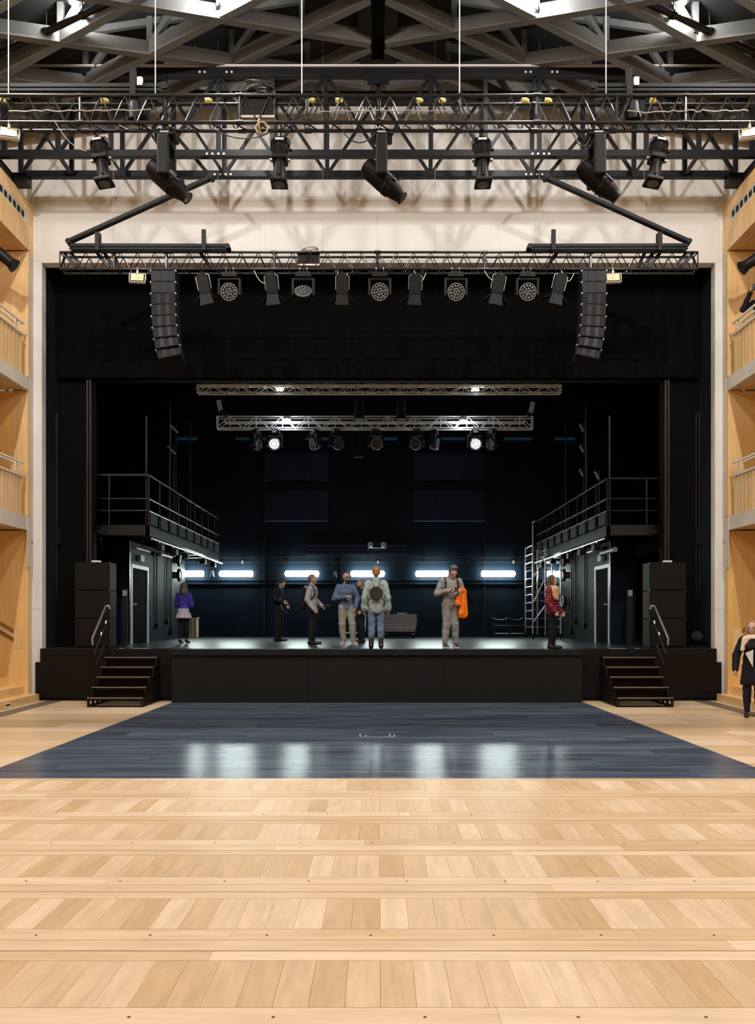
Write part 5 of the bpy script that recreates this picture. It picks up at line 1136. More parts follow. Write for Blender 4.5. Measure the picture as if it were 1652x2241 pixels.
# ================================================================ PEOPLE
class Field:
    """smooth union of tapered rounded limbs on a grid, turned into one closed surface"""
    def __init__(s, res, fold=0.0): s.res = res; s.fold = fold; s.pr = []; s.cuts = []
    def cone(s, a, b, ra, rb, k=0.02, sc=(1, 1, 1)): s.pr.append((np.array(a, float), np.array(b, float), ra, rb, k, np.array(sc, float))); return s
    def ball(s, c, r, k=0.02, sc=(1, 1, 1)): return s.cone(c, c, r, r, k, sc)
    def cut(s, n, d): s.cuts.append((np.array(n, float), d)); return s     # keeps n.p < d
    def surface(s):
        lo = np.min([np.minimum(p[0], p[1])-max(p[2], p[3])*max(p[5].max(), 1)-0.02 for p in s.pr], axis=0)
        hi = np.max([np.maximum(p[0], p[1])+max(p[2], p[3])*max(p[5].max(), 1)+0.02 for p in s.pr], axis=0)
        n = np.ceil((hi-lo)/s.res).astype(int)+2
        ax = [lo[i]+np.arange(n[i])*s.res for i in range(3)]
        f = np.full(n, 9.0, np.float32)
        for a, b, ra, rb, k, sc in s.pr:
            m = max(ra, rb)*max(sc.max(), 1)+k+2*s.res; l = np.minimum(a, b)-m; h = np.maximum(a, b)+m
            i0 = [max(0, int((l[i]-lo[i])/s.res)) for i in range(3)]; i1 = [min(n[i], int((h[i]-lo[i])/s.res)+2) for i in range(3)]
            X, Yg, Z = np.meshgrid(*[ax[i][i0[i]:i1[i]] for i in range(3)], indexing='ij')
            q = np.stack([X, Yg, Z], -1)-a; ba = b-a; L2 = float(ba @ ba)
            t = np.clip(q @ ba/L2, 0, 1) if L2 > 1e-12 else np.zeros(X.shape)
            d = np.linalg.norm((q-t[..., None]*ba)/sc, axis=-1)*min(1.0, sc.min()*1.15 if sc.min() < 1 else 1.0)-(ra+(rb-ra)*t)*min(1.0, sc.min()*1.15 if sc.min() < 1 else 1.0)
            sl = f[i0[0]:i1[0], i0[1]:i1[1], i0[2]:i1[2]]
            hh = np.clip(0.5+0.5*(sl-d)/k, 0, 1); sl[...] = sl*(1-hh)+d*hh-k*hh*(1-hh)
        if s.fold:
            X, Yg, Z = np.meshgrid(*ax, indexing='ij')
            f = f+s.fold*(0.6*np.sin(46*Z+15*X+2.5*np.sin(17*Yg+7*X))+0.5*np.sin(24*Z-33*X+2*np.sin(13*Z+19*Yg)))
        if s.cuts:
            X, Yg, Z = np.meshgrid(*ax, indexing='ij')
            for nn, d in s.cuts: f = np.maximum(f, nn[0]*X+nn[1]*Yg+nn[2]*Z-d)
        f[0], f[-1], f[:, 0], f[:, -1], f[:, :, 0], f[:, :, -1] = (9.0,)*6
        sg = f < 0
        c = np.zeros(tuple(x-1 for x in n), np.int32)
        for dx in (0, 1):
            for dy in (0, 1):
                for dz in (0, 1): c += sg[dx:n[0]-1+dx, dy:n[1]-1+dy, dz:n[2]-1+dz]
        act = (c > 0) & (c < 8); idx = np.argwhere(act); num = np.full(act.shape, -1, np.int64); num[act] = np.arange(len(idx))
        acc = np.zeros((len(idx), 3)); cnt = np.zeros(len(idx))
        corners = [(x, y, z) for x in (0, 1) for y in (0, 1) for z in (0, 1)]
        for i, c0 in enumerate(corners):
            for c1 in corners[i+1:]:
                if sum(abs(np.array(c0)-np.array(c1))) != 1: continue
                g0 = f[idx[:, 0]+c0[0], idx[:, 1]+c0[1], idx[:, 2]+c0[2]]; g1 = f[idx[:, 0]+c1[0], idx[:, 1]+c1[1], idx[:, 2]+c1[2]]
                cr = (g0 < 0) != (g1 < 0); t = np.where(cr, g0/np.where(cr, g0-g1, 1), 0)
                p = np.array(c0)+t[:, None]*(np.array(c1)-np.array(c0)); acc += p*cr[:, None]; cnt += cr
        v = (idx+acc/np.maximum(cnt, 1)[:, None])*s.res+lo
        faces = []
        for axn in range(3):
            o = [i for i in range(3) if i != axn]
            s0 = [slice(None)]*3; s1 = [slice(None)]*3; s0[axn] = slice(0, n[axn]-1); s1[axn] = slice(1, n[axn])
            e = np.argwhere(sg[tuple(s0)] != sg[tuple(s1)])
            e = e[(e[:, o[0]] > 0) & (e[:, o[1]] > 0) & (e[:, o[0]] < n[o[0]]-1) & (e[:, o[1]] < n[o[1]]-1)]
            q = []
            for d0, d1 in ((-1, -1), (0, -1), (0, 0), (-1, 0)):
                ee = e.copy(); ee[:, o[0]] += d0; ee[:, o[1]] += d1; q.append(num[ee[:, 0], ee[:, 1], ee[:, 2]])
            q = np.stack(q, 1); fl = sg[e[:, 0], e[:, 1], e[:, 2]] ^ (axn == 1)
            q[~fl] = q[~fl][:, ::-1]; faces.append(q)
        return v, np.concatenate(faces)
    def build(s, name, m, parent):
        v, q = s.surface(); me = bpy.data.meshes.new(name)
        me.vertices.add(len(v)); me.vertices.foreach_set('co', v.astype(np.float32).ravel())
        me.loops.add(len(q)*4); me.loops.foreach_set('vertex_index', q.astype(np.int32).ravel())
        me.polygons.add(len(q)); me.polygons.foreach_set('loop_start', np.arange(0, len(q)*4, 4, dtype=np.int32))
        me.update(calc_edges=True); me.validate(); me.shade_smooth(); me.materials.append(m)
        return place(me, name, parent)

def cloth(name, col, var=0.18, rough=0.85, scale=9): return mat(name, col, rough, var=var, scale=scale, stretch=(1, 1, 0.7), bump=0.25, bscale=30, spec=0.25)
SKIN = mat('skin', (0.52, 0.33, 0.24), 0.5, var=0.08, scale=12, spec=0.35)
EYEW = mat('eye', (0.06, 0.045, 0.04), 0.3, var=0.05)

def V3(*a): return np.array(a, float)
def person(label, px, py, H, yaw, J=None, hyaw=0.0, hpitch=0.0, top=None, legs=None, shoes=None, hair=None, skin=SKIN, fem=False, Y=None, zb=None, X=None, skirt=None, beard=None, extra=None):
    """px,py: where the feet stand in the picture; J overrides joints (person frame: front -y, own left +x, unit = body height)"""
    zb = SZ if zb is None else zb
    if Y is None: Y = (EYE-zb)*F/(py-HY)
    if X is None: X = XX(px, Y)
    t = thing('person', label, 'person', (X, Y, zb), rz=yaw)
    sw, hw = (0.090, 0.05) if fem else (0.104, 0.047)
    j = dict(pel=(0, 0, .53), wai=(0, 0, .62), che=(0, -.004, .735), neck=(0, .008, .838), head=(0, -.012, .925),
             shL=(sw, 0, .795), shR=(-sw, 0, .795), elL=(sw+.035, .012, .635), elR=(-sw-.035, .012, .635), wrL=(sw+.04, -.03, .49), wrR=(-sw-.04, -.03, .49),
             hiL=(hw, 0, .515), hiR=(-hw, 0, .515), knL=(hw+.004, -.012, .285), knR=(-hw-.004, -.012, .285), anL=(hw+.004, .008, .048), anR=(-hw-.004, .008, .048), toL=(hw+.016, -.10, .016), toR=(-hw-.016, -.10, .016))
    j.update(J or {}); j = {k: V3(*v)*H for k, v in j.items()}
    R = (Matrix.Rotation(hyaw, 3, 'Z') @ Matrix.Rotation(hpitch, 3, 'X'))
    Rn = np.array(R)
    piv = j['neck']+V3(0, 0, 0.03*H)
    def hp(x, y, z): return piv+Rn @ (V3(x, y, z)*H+(j['head']-piv))
    h = H
    def torso(f, e):
        f.cone(j['pel']+V3(0, 0, -.015*h), j['wai'], .070*h+e if not fem else .074*h+e, (.064 if not fem else .055)*h+e, .03, (1.05, .78, 1))
        f.cone(j['wai'], j['che'], (.064 if not fem else .055)*h+e, (.076 if not fem else .068)*h+e, .03, (1.05, .76, 1))
        f.cone(j['che'], (j['shL']+j['shR'])/2+V3(0, 0, -.03*h), (.075 if not fem else .066)*h+e, .054*h+e, .03, (1.12, .76, 1))
        f.cone(j['shR']+V3(.02*h, 0, -.008*h), j['shL']+V3(-.02*h, 0, -.008*h), .029*h+e, .029*h+e, .03)
        f.cone((j['shL']+j['shR'])/2+V3(0, 0, .0), j['neck']+V3(0, 0, -.01*h), .05*h+e, .034*h+e*.6, .04)
        if fem:
            for s in (-1, 1): f.ball((j['che']+V3(s*.04*h, -.05*h, -.01*h)), .034*h+e*.6, .03)
    def arm(f, s, e, to=1.0):
        a, b, c = j['sh'+s], j['el'+s], j['wr'+s]
        f.cone(a, b, .030*h+e, .025*h+e, .02)
        if to > 0: f.cone(b, b+(c-b)*to, .025*h+e, .018*h+e, .012)
    def leg(f, s, e, bot=0.0):
        a, b, c = j['hi'+s], j['kn'+s], j['an'+s]
        f.cone(a, b, .051*h+e, .036*h+e, .02); f.cone(b, c+(b-c)*bot, .038*h+e, .024*h+e, .02)
        f.cone(b+(c-b)*.25+V3(0, .012*h, 0), b+(c-b)*.5+V3(0, .01*h, 0), .033*h+e, .030*h+e, .03)
    def hand(f, s):
        a, b = j['el'+s], j['wr'+s]; d = (b-a)/np.linalg.norm(b-a); sx = 1 if s == 'L' else -1
        nrm = np.cross(d, V3(0, 1, 0)); nrm = V3(-sx, 0, 0) if np.linalg.norm(nrm) < .2 else nrm/np.linalg.norm(nrm)
        n = V3(-sx, -.15, 0); n = n-d*(n @ d); n /= np.linalg.norm(n); l = np.cross(d, n)
        if l[1] > 0: l = -l       # thumb side towards the front
        f.cone(b, b+d*.045*h, .017*h, .021*h, .012)
        for i, ln in enumerate((.040, .046, .043, .033)):
            p0 = b+d*.046*h+l*(.018-.012*i)*h; p1 = p0+(d*.85+n*.35)*ln*.55*h; p2 = p1+(d*.45+n*.85)*ln*.5*h
            f.cone(p0, p1, .0058*h, .0054*h, .004); f.cone(p1, p2, .0054*h, .0046*h, .004)
        p0 = b+d*.014*h+l*.016*h; p1 = p0+(d*.55+l*.75+n*.2)*.028*h; p2 = p1+(d*.9+l*.15+n*.35)*.024*h
        f.cone(p0, p1, .008*h, .0065*h, .008); f.cone(p1, p2, .0065*h, .0052*h, .004)
    # ---- body: one continuous surface
    f = Field(0.0085 if H > 0 else .01); torso(f, -.006)
    f.cone(j['neck']+V3(0, .004*h, -.03*h), hp(0, .006, -.03), .034*h if not fem else .029*h, .031*h if not fem else .027*h, .02)
    f.ball(hp(0, .010, .018), .050*h, .02, (.94, 1.12, 1.05)); f.cone(hp(0, -.020, -.045), hp(0, -.012, .0), .027*h, .040*h, .02, (1, 1, 1))
    f.cone(hp(0, -.048, .006), hp(0, -.062, -.012), .005*h, .0085*h, .006); f.cone(hp(-.014, -.046, -.034), hp(.014, -.046, -.034), .0055*h, .0055*h, .006)
    f.cone(hp(-.026, -.044, .014), hp(.026, -.044, .014), .0065*h, .0065*h, .008)
    for s in (-1, 1): f.ball(hp(s*.049, .008, -.006), .0125*h, .006, (.5, .9, 1.3))
    for s in 'LR':
        arm(f, s, 0); hand(f, s); leg(f, s, -.004)
        f.cone(j['an'+s]+V3(0, .014*h, -.02*h), j['to'+s], .024*h, .018*h, .02)
    f.build('body', skin, t)
    for s in (-1, 1):
        b = MB(); c = hp(s*.0185, -.0475, .004); b.lathe([(0, -.0045*h), (.004*h, -.003*h), (.0055*h, 0), (.004*h, .003*h), (0, .0045*h)], 8, Matrix.Translation(c)); b.build('eye', EYEW, t, world=False, smooth=True)
    # ---- clothes
    if top:
        m, e, hem, to = top['m'], top.get('e', .012)*h, top['hem']*h, top.get('to', .97)
        f = Field(.011, .0045); torso(f, e)
        if top.get('baggy'): f.cone(V3(0, .0, hem+.07*h)+j['pel']*V3(1, 1, 0), j['wai'], .085*h+e, .066*h+e, .05, (1.1, .85, 1))
        else: f.cone(V3(j['pel'][0], j['pel'][1], hem), j['wai'], .075*h+e, .062*h+e, .03, (1.06, .8, 1))
        for s in 'LR':
            arm(f, s, e*(1.0 if top.get('baggy') else .78), to)
            if top.get('baggy'): f.ball(j['el'+s]+(j['wr'+s]-j['el'+s])*.78, .028*h+e, .04)
        f.cone(j['neck']+V3(0, .004*h, -.035*h), j['neck']+V3(0, .004*h, top.get('collar', -.004)*h), .042*h+e*.5, .036*h+e*.5, .012)
        f.cut((0, 0, -1), -hem); f.build(top.get('name', 'shirt'), m, t)
    if legs:
        f = Field(.011, .0035 if legs.get('e', .008) > .003 else 0.0); e = legs.get('e', .008)*h
        f.cone(j['pel']+V3(0, 0, -.02*h), j['wai']+V3(0, 0, -.03*h), .072*h+e, .062*h+e, .03, (1.05, .8, 1))
        for s in 'LR': leg(f, s, e, legs.get('bot', .06))
        f.build(legs.get('name', 'trousers'), legs['m'], t)
    if shoes:
        for s in 'LR':
            f = Field(.008); a = j['an'+s]; f.cone(a+V3(0, .02*h, -.022*h), j['to'+s]+V3(0, 0, .004*h), .027*h, .022*h, .02)
            if shoes.get('high'): f.cone(a+V3(0, .012*h, -.01*h), a+(j['kn'+s]-a)*shoes['high'], .03*h, .033*h, .02)
            f.cut((0, 0, -1), 0.0); o = f.build('shoe', shoes['m'], t)
            if shoes.get('sole'):
                b = MB(); c = (a+j['to'+s])/2; d = j['to'+s]-a; u = np.array([d[0], d[1], 0]); u /= np.linalg.norm(u); w = np.array([-u[1], u[0], 0]); pts = []
                for q in range(14):
                    an = 2*math.pi*q/14; pts.append(c+u*math.cos(an)*.088*h+w*math.sin(an)*.03*h)
                b.prism([(p_[0], p_[1]) for p_ in pts], 'z', 0.0, .016*h); b.build('sole', shoes['sole'], o, world=False)
            if shoes.get('heel'):
                b = MB(); b.tube(a+V3(0, .022*h, -a[2]), a+V3(0, .022*h, -.01*h), .007*h, 8, .013*h); b.build('heel', shoes['m'], o, world=False)
    if skirt:
        b = MB(); n = 48; prof = ((.60, .074), (.57, .084), (.50, .105), (.42, .128)); vs_ = []
        for (z, r) in prof:
            for i in range(n):
                an = 2*math.pi*i/n; pl_ = 1+(.05*math.sin(an*12))*(.62-z)/.2; vs_.append((r*h*pl_*math.cos(an)*1.02, r*h*pl_*math.sin(an)*.82, z*h))
        vs_ += [(v[0]*.97, v[1]*.97, v[2]) for v in vs_]; K = len(prof)*n
        fs_ = [(r*n+i, r*n+(i+1) % n, (r+1)*n+(i+1) % n, (r+1)*n+i) for r in range(len(prof)-1) for i in range(n)]
        fs_ += [(K+a_[3], K+a_[2], K+a_[1], K+a_[0]) for a_ in fs_]; q = (len(prof)-1)*n
        fs_ += [(q+i, q+(i+1) % n, K+q+(i+1) % n, K+q+i) for i in range(n)]; b.add(vs_, fs_); b.build('skirt', skirt, t, world=False, smooth=True)
    if hair:
        f = Field(.008); st = hair['style']
        f.ball(hp(0, .016, .026), .0535*h, .02, (.97, 1.12, 1.03))
        if st == 'long':
            f.cone(hp(0, .035, .0), hp(0, .045, -.10), .046*h, .05*h, .03, (1.15, .7, 1)); 
            if hair.get('len', 0): f.cone(hp(0, .045, -.10), hp(0, .05, -.10-hair['len']), .05*h, .04*h, .03, (1.15, .6, 1))
            for s in (-1, 1): f.cone(hp(s*.045, .008, -.0), hp(s*.058, .0, -.11), .018*h, .02*h, .02)
        if st == 'bun':
            f.ball(hp(0, .015, .068), .022*h, .02); f.cone(hp(0, .035, -.01), hp(0, .03, -.035), .04*h, .03*h, .02)
        if st == 'quiff':
            f.cone(hp(.0, -.025, .075), hp(0, .01, .075), .022*h, .03*h, .03, (1.5, 1, 1))
        if st in ('short', 'quiff'): f.cone(hp(0, .038, .0), hp(0, .042, -.03), .042*h, .032*h, .02)
        # face opening: remove everything in front of a leaning plane
        nrm = Rn @ V3(0, -1, -.45 if st != 'long' else -.12); nrm = nrm/np.linalg.norm(nrm); c = hp(0, -.012 if st != 'long' else -.02, .012)
        f.cut(nrm, float(nrm @ c)); f.build('hair', hair['m'], t)
    if beard:
        f = Field(.006); f.cone(hp(0, -.024, -.052), hp(0, -.018, -.03), .030*h, .040*h, .02); n_ = Rn @ V3(0, 0, 1); f.cut(n_, float(n_ @ hp(0, 0, -.03))); f.build('beard', beard, t)
    if extra: extra(t, j, hp, h)
    t.update_tag()
    return t, j, hp, H
def to_world(t, p): 
    M4 = Matrix.Translation(t.location) @ Euler(t.rotation_euler).to_matrix().to_4x4()
    return M4 @ Vector(p)
def worn(name, label, cat, mb_list, t):
    """a thing carried by a person: own top-level object in the person's frame"""
    o = thing(name, label, cat, t.location, rz=t.rotation_euler[2])
    for nm, mb_, m, sm in mb_list: mb_.build(nm, m, o, world=False, smooth=sm)
    return o

blk = cloth('black jersey', (0.012, 0.012, 0.014)); tights = cloth('black tights', (0.008, 0.008, 0.009), .1); navyj = cloth('navy jumper', (0.013, 0.015, 0.03))
denim = cloth('faded blue denim', (0.13, 0.19, 0.30), .3); khaki = cloth('pale khaki cotton', (0.34, 0.325, 0.28), .18); greyden = cloth('worn grey denim', (0.25, 0.25, 0.24), .4, scale=6)
greyh = cloth('grey hoodie fleece', (0.34, 0.34, 0.36), .12); blueshirt = cloth('slate blue shirt', (0.12, 0.165, 0.29), .15); sage = cloth('pale sage sweater', (0.33, 0.40, 0.39), .12)
stone = cloth('stone coloured jacket', (0.29, 0.275, 0.255), .15); purple = cloth('violet blue sweater', (0.055, 0.035, 0.30), .15); orange = cloth('orange jacket nylon', (0.95, 0.19, 0.012), .2, .6)
leather = mat('black leather', (0.012, 0.011, 0.011), .35, var=.2); white_sole = mat('white rubber', (.7, .68, .64), .6, var=.05); shoe_l = cloth('pale canvas shoe', (.45, .36, .31))
brownhair = mat('brown hair', (0.06, 0.035, 0.02), .5, var=.3, scale=30, stretch=(6, 6, 1)); darkhair = mat('dark hair', (0.02, 0.016, 0.014), .5, var=.3, scale=30, stretch=(6, 6, 1))
greyhair = mat('grey brown hair', (0.10, 0.10, 0.10), .5, var=.3, scale=30, stretch=(6, 6, 1)); fairhair = mat('auburn blonde hair', (0.30, 0.155, 0.065), .45, var=.3, scale=30, stretch=(6, 6, 1)); balding = mat('cropped hair', (0.22, 0.15, 0.12), .6, var=.1)
tanscarf = cloth('tan scarf', (0.50, 0.35, 0.20), .25, scale=20); redcheck = checks('red and black check', (0.42, 0.012, 0.03), (0.10, 0.004, 0.012), 17.0, (0.016, 0.004, 0.008)); skirtcheck = checks('lilac grey check', (0.62, 0.60, 0.66), (0.40, 0.38, 0.46), 15.0, (0.22, 0.22, 0.30))
creamscarf = cloth('cream scarf', (0.72, 0.58, 0.42), .15); darkcoat = cloth('black coat wool', (0.009, 0.009, 0.012), .2)

# woman in the skirt, seen from behind
person('woman seen from behind in violet sweater, checked skirt and black tights', 402, 1409, 1.50, math.radians(172), dict(elL=(.135, -.01, .63), elR=(-.135, -.01, .63), wrL=(.05, -.11, .62), wrR=(-.05, -.11, .62), anL=(.045, .03, .075), anR=(-.045, -.02, .075), toL=(.05, -.06, .018), toR=(-.05, -.10, .018)),
       top=dict(m=purple, hem=.585, e=.014, name='sweater'), legs=dict(m=tights, e=.002, name='tights'), shoes=dict(m=leather, heel=True), hair=dict(m=brownhair, style='long'), skirt=skirtcheck, fem=True, hpitch=.15)
# man in black looking down
tp = person('man in black standing side on and looking down, left of the grey hoodie', 609, 1403, 1.76, math.radians(70), dict(head=(0, -.035, .905), neck=(0, -.012, .832), elR=(-.14, .0, .64), wrR=(-.10, -.13, .60), wrL=(.12, -.08, .55)), hpitch=.55,
       top=dict(m=blk, hem=.47, name='jumper'), legs=dict(m=blk), shoes=dict(m=leather), hair=dict(m=darkhair, style='short'))
b = MB(); b.cbox((-.16, -.24, .78), (.10, .09, .07)); b2 = MB(); b2.tube((-.16, -.28, .78), (-.16, -.34, .77), .035, 12); b3 = MB(); b3.path([(-.16, -.2, .82), (-.14, -.13, 1.05), (-.02, -.05, 1.45)], .008, 6)
worn('camera', 'dark camera hanging at the hip of the man in black', 'camera', [('body', b, leather, False), ('lens', b2, leather, True), ('strap', b3, leather, True)], tp[0])
# man in grey hoodie with backpack
def hood(t, j, hp, h):
    b = MB(); c = j['neck']+V3(0, .045*h, -.02*h); b.torus(c, .045*h, .024*h, 'z', 18, 8); b.build('hood', greyh, t, world=False, smooth=True)
tp = person('bespectacled man in a grey hoodie and black trousers facing right', 683, 1410, 1.68, math.radians(74), dict(elR=(-.15, .02, .635), wrR=(-.135, -.075, .50), wrL=(.13, -.10, .55), elL=(.15, .01, .64)), hyaw=.1,
       top=dict(m=greyh, hem=.47, e=.018, name='hoodie'), legs=dict(m=blk), shoes=dict(m=leather), hair=dict(m=balding, style='crop'), beard=cloth('ginger beard', (.32, .17, .08)), extra=hood)
f_ = Field(.012); f_.cone((0, .20, .92), (0, .19, 1.28), .11, .10, .04, (1.3, .85, 1)); f_.cone((0, .25, .95), (0, .25, 1.1), .07, .06, .04, (1.3, .8, 1))
o = thing('backpack', 'black backpack on the man in the grey hoodie', 'backpack', tp[0].location, rz=tp[0].rotation_euler[2]); f_.build('bag_body', blk, o)
for s in (-1, 1):
    b = MB(); b.path([(s*.10, .14, 1.30), (s*.115, .06, 1.415), (s*.115, -.04, 1.41), (s*.12, -.115, 1.30), (s*.13, -.10, 1.15), (s*.15, .02, 1.0), (s*.12, .14, .95)], .016, 6); b.build('strap', blk, o, world=False, smooth=True)
b = MB(); b.cbox((.14, -.30, .93), (.11, .09, .085)); b2 = MB(); b2.tube((.14, -.34, .93), (.14, -.41, .92), .035, 12)
worn('camera', 'black camera held out by the man in the grey hoodie', 'camera', [('body', b, leather, False), ('lens', b2, leather, True)], tp[0])
# man in slate blue shirt with phone
def glasses(t, j, hp, h):
    b = MB()
    for s in (-1, 1): b.torus(hp(s*.02, -.056, .004), .013*h, .0022*h, 'y', 14, 5)
    b.tube(hp(-.045, 0, .006), hp(-.034, -.052, .006), .0022*h, 5); b.tube(hp(.045, 0, .006), hp(.034, -.052, .006), .0022*h, 5); b.build('glasses', leather, t, world=False, smooth=True)
tp = person('bald bearded man in slate blue shirt and pale trousers holding a phone', 757, 1410.5, 1.72, math.radians(10), dict(elR=(-.165, .0, .635), wrR=(-.02, -.12, .655), elL=(.165, .02, .635), wrL=(.125, -.02, .51), anL=(.10, .0, .048), knL=(.085, -.015, .285), anR=(-.035, .0, .048), knR=(-.055, -.012, .285), toL=(.13, -.10, .016), toR=(-.075, -.095, .016)), hyaw=.45,
       top=dict(m=blueshirt, hem=.49, e=.016, collar=.0), legs=dict(m=khaki, e=.012), shoes=dict(m=shoe_l, sole=white_sole), hair=None, beard=cloth('dark beard', (.04, .028, .022)), extra=glasses)
b = MB(); b.cbox((.03, -.24, 1.16), (.075, .012, .14), Matrix.Translation((.03, -.24, 1.16)) @ Matrix.Rotation(-.5, 4, 'X') @ Matrix.Translation((-.03, .24, -1.16)))
b2 = MB(); b2.cbox((.03, -.232, 1.16), (.065, .004, .125), Matrix.Translation((.03, -.24, 1.16)) @ Matrix.Rotation(-.5, 4, 'X') @ Matrix.Translation((-.03, .24, -1.16)))
worn('phone', 'dark phone in the hand of the man in the slate blue shirt', 'phone', [('case', b, leather, False), ('screen', b2, M['glass'], False)], tp[0])
# man in dark clothes facing left behind
person('man in navy jumper facing left behind the woman with the round backpack', 790, 1406, 1.63, math.radians(-65), dict(wrL=(.13, -.06, .5)), top=dict(m=navyj, hem=.47, name='jumper'), legs=dict(m=navyj), shoes=dict(m=leather), hair=dict(m=balding, style='crop'), beard=cloth('dark stubble', (.06, .045, .04)))
# woman with the round backpack
tp = person('woman seen from behind in a baggy pale sage sweater and blue jeans', 823, 1419.5, 1.69, math.pi, dict(elL=(.138, .01, .62), elR=(-.138, .01, .62), wrL=(.142, -.03, .475), wrR=(-.142, -.03, .475), shL=(.098, 0, .79), shR=(-.098, 0, .79), anL=(.06, .01, .05), anR=(-.06, .01, .05)),
       top=dict(m=sage, hem=.43, e=.019, baggy=True, name='sweater', to=1.0, collar=.0), legs=dict(m=denim, e=.008, bot=.2), shoes=dict(m=leather, high=.36), hair=dict(m=fairhair, style='bun'), fem=True)
b = MB(); b.lathe([(0.0, -.035), (.125, -.035), (.138, -.02), (.138, .02), (.125, .035), (0, .035)], 32, Matrix.Translation((0, .205, 1.135)) @ Matrix.Rotation(math.pi/2, 4, 'X'))
b2 = MB(); b2.torus((0, .243, 1.135), .128, .006, 'y', 32, 6)
lst = [('bag_body', b, mat('dark brown leather', (.022, .016, .014), .45, var=.2), True), ('piping', b2, leather, True)]
for s in (-1, 1):
    q = MB(); q.path([(s*.035, .19, 1.27), (s*.07, .165, 1.35), (s*.10, .11, 1.42), (s*.11, .02, 1.455)], .0075, 6); lst.append(('strap', q, leather, True))
    q = MB(); q.path([(s*.10, .20, 1.05), (s*.155, .165, 1.0), (s*.17, .14, .93), (s*.16, .12, .86)], .012, 6); lst.append(('lower_strap', q, leather, True))
worn('round_backpack', 'round dark leather backpack on the woman in the sage sweater', 'backpack', lst, tp[0])
# man with camera and orange jacket
def straps(t, j, hp, h):
    for s in (-1, 1):
        b = MB(); b.path([j['sh'+('L' if s > 0 else 'R')]+V3(-s*.035*h, .05*h, -.01*h), j['sh'+('L' if s > 0 else 'R')]+V3(-s*.03*h, .0, .047*h), V3(s*.072*h, -.062*h, .79*h), V3(s*.08*h, -.085*h, .72*h), V3(s*.10*h, -.05*h, .65*h)], .016, 6); b.build('rucksack_strap', blk, t, world=False, smooth=True)
tp = person('man in stone jacket and grey jeans looking down at his camera', 986, 1418, 1.77, math.radians(8), dict(head=(0.004, -.035, .912), neck=(0, -.006, .836), elR=(-.17, .0, .645), wrR=(-.035, -.13, .685), elL=(.155, .0, .645), wrL=(.045, -.14, .665), anL=(.06, -.0, .048), anR=(-.07, .0, .048)), hyaw=.25, hpitch=.5,
       top=dict(m=stone, hem=.50, e=.016, name='jacket', to=.85, collar=.004), legs=dict(m=greyden, e=.012, bot=.1), shoes=dict(m=leather, sole=white_sole), hair=dict(m=greyhair, style='quiff'), extra=straps)
b = MB(); b.cbox((.02, -.29, 1.20), (.13, .06, .09)); b2 = MB(); b2.tube((.02, -.31, 1.19), (.02, -.39, 1.15), .038, 14); b3 = MB(); b3.cbox((.02, -.28, 1.255), (.05, .05, .03)); b4 = MB(); b4.path([(.085, -.27, 1.2), (.10, -.2, 1.05), (.05, -.16, .95)], .01, 6); b5 = MB(); b5.tube((.02, -.39, 1.15), (.02, -.395, 1.148), .03, 14)
worn('camera', 'black camera in the hands of the man in the stone jacket', 'camera', [('body', b, leather, False), ('lens_barrel', b2, leather, True), ('viewfinder', b3, leather, False), ('strap', b4, leather, True), ('front_glass', b5, M['lensgrey'], True)], tp[0])
o = thing('jacket', 'bright orange jacket draped over the arm of the man with the camera', 'jacket', tp[0].location, rz=tp[0].rotation_euler[2])
f_ = Field(.011); f_.cone((.16, -.16, 1.20), (.27, -.06, 1.20), .06, .06, .03); f_.cone((.26, -.07, 1.16), (.27, -.09, .72), .065, .085, .04, (1, .8, 1)); f_.cone((.235, -.13, 1.10), (.20, -.15, .74), .05, .075, .03, (1, .7, 1)); f_.ball((.22, -.12, .665), .075, .04, (1.15, .8, .7)); f_.build('body', orange, o)
f_ = Field(.011); f_.cone((.15, -.19, 1.17), (.10, -.21, .95), .05, .062, .02, (1, .7, 1)); f_.cone((.10, -.21, .95), (.13, -.21, .92), .06, .055, .02, (1, .7, 1)); f_.cut((0, 0, -1), -.885); f_.build('sleeve', orange, o)
f_ = Field(.009); f_.cone((.065, -.215, .90), (.155, -.215, .915), .02, .02, .01, (1, 1.6, 1)); f_.build('cuff', cloth('dark orange cuff', (.7, .1, .008)), o)
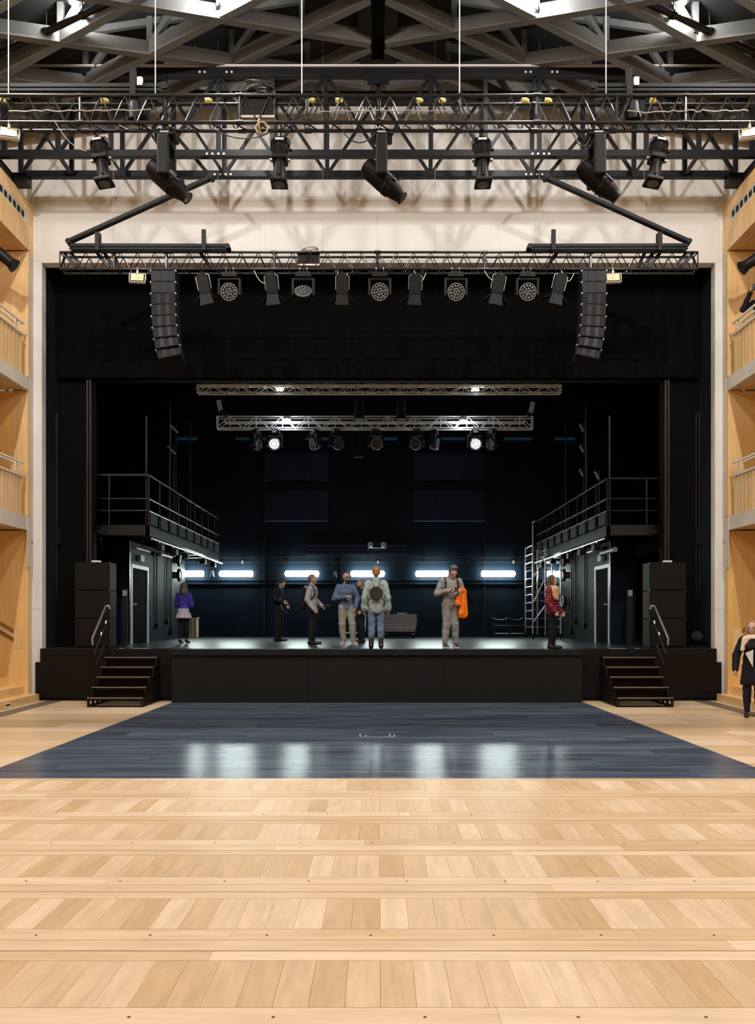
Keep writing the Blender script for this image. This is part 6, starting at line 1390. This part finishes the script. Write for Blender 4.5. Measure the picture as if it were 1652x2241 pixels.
# woman in red check shirt
def scarf(t, j, hp, h):
    f = Field(.012); f.cone(j['neck']+V3(-.05*h, -.03*h, -.03*h), j['neck']+V3(.05*h, -.03*h, -.03*h), .052*h, .052*h, .03); f.ball(j['neck']+V3(0, .02*h, -.02*h), .066*h, .03, (1.15, 1, .8)); f.cone(j['neck']+V3(-.02*h, -.075*h, -.05*h), j['neck']+V3(-.04*h, -.10*h, -.17*h), .066*h, .022*h, .04, (1.2, .6, 1)); f.cone(j['neck']+V3(-.085*h, -.03*h, -.05*h), j['neck']+V3(-.075*h, -.075*h, -.15*h), .04*h, .022*h, .03); f.build('scarf', tanscarf, t)
person('woman in a red check shirt and tan scarf standing side on', 1208, 1419.5, 1.52, math.radians(58), dict(elR=(-.155, .01, .63), wrR=(-.13, -.08, .50), wrL=(.13, -.08, .50), anL=(.035, .0, .05), anR=(-.035, .01, .05)),
       top=dict(m=redcheck, hem=.47, e=.024, name='shirt'), legs=dict(m=tights, e=.006), shoes=dict(m=leather, high=.35), hair=dict(m=brownhair, style='long', len=.05), fem=True, hyaw=.3, extra=scarf)
# woman in black coat at the right edge, on the hall floor
def coat(t, j, hp, h):
    f = Field(.012); f.cone((0, 0, .60*h), (0, 0, .36*h), .085*h, .115*h, .04, (1.05, .8, 1)); f.cut((0, 0, -1), -.33*h); f.build('coat_skirt', darkcoat, t)
    f = Field(.011); f.ball(j['neck']+V3(0, -.01*h, -.02*h), .062*h, .03, (1.2, 1.05, .75)); f.cone(j['neck']+V3(-.07*h, -.06*h, -.03*h), V3(-.10*h, -.07*h, .70*h), .035*h, .022*h, .03, (1, .6, 1)); f.cone(j['neck']+V3(.06*h, -.06*h, -.03*h), V3(.05*h, -.09*h, .66*h), .035*h, .025*h, .03, (1, .6, 1)); f.build('scarf', creamscarf, t)
    b = MB(); b.prism([(-.075*h, .665*h), (.0, .70*h), (-.005*h, .52*h)], 'y', -.105*h, -.095*h); b.build('white_shirt_panel', white_sole, t, world=False)
person('woman in black coat and cream scarf standing at the right wall', 0, 0, 1.67, math.radians(-22), dict(elR=(-.155, .01, .635), wrR=(-.165, -.03, .49)), top=dict(m=darkcoat, hem=.45, e=.02, name='coat'), legs=dict(m=navyj, e=.004), shoes=dict(m=leather), hair=dict(m=fairhair, style='long', len=.06), fem=True, Y=13.85, X=6.49, zb=0.004, hyaw=-.2, extra=coat)
# photographer on the top right balcony
tp = person('person in black taking a photo from the top right balcony', 0, 0, 1.66, math.radians(-50), dict(elR=(-.20, -.06, .735), elL=(.17, -.10, .73), wrR=(-.075, -.13, .885), wrL=(.06, -.13, .885)), top=dict(m=blk, hem=.47, name='jumper'), legs=dict(m=blk), shoes=dict(m=leather), hair=dict(m=darkhair, style='short'), Y=15.72, X=7.55, zb=6.632)
b = MB(); b.cbox((0, -.235, 1.53), (.13, .06, .09)); b2 = MB(); b2.tube((0, -.26, 1.53), (0, -.36, 1.52), .04, 14)
worn('camera', 'black camera held to the face of the person on the balcony', 'camera', [('body', b, leather, False), ('lens', b2, leather, True)], tp[0])
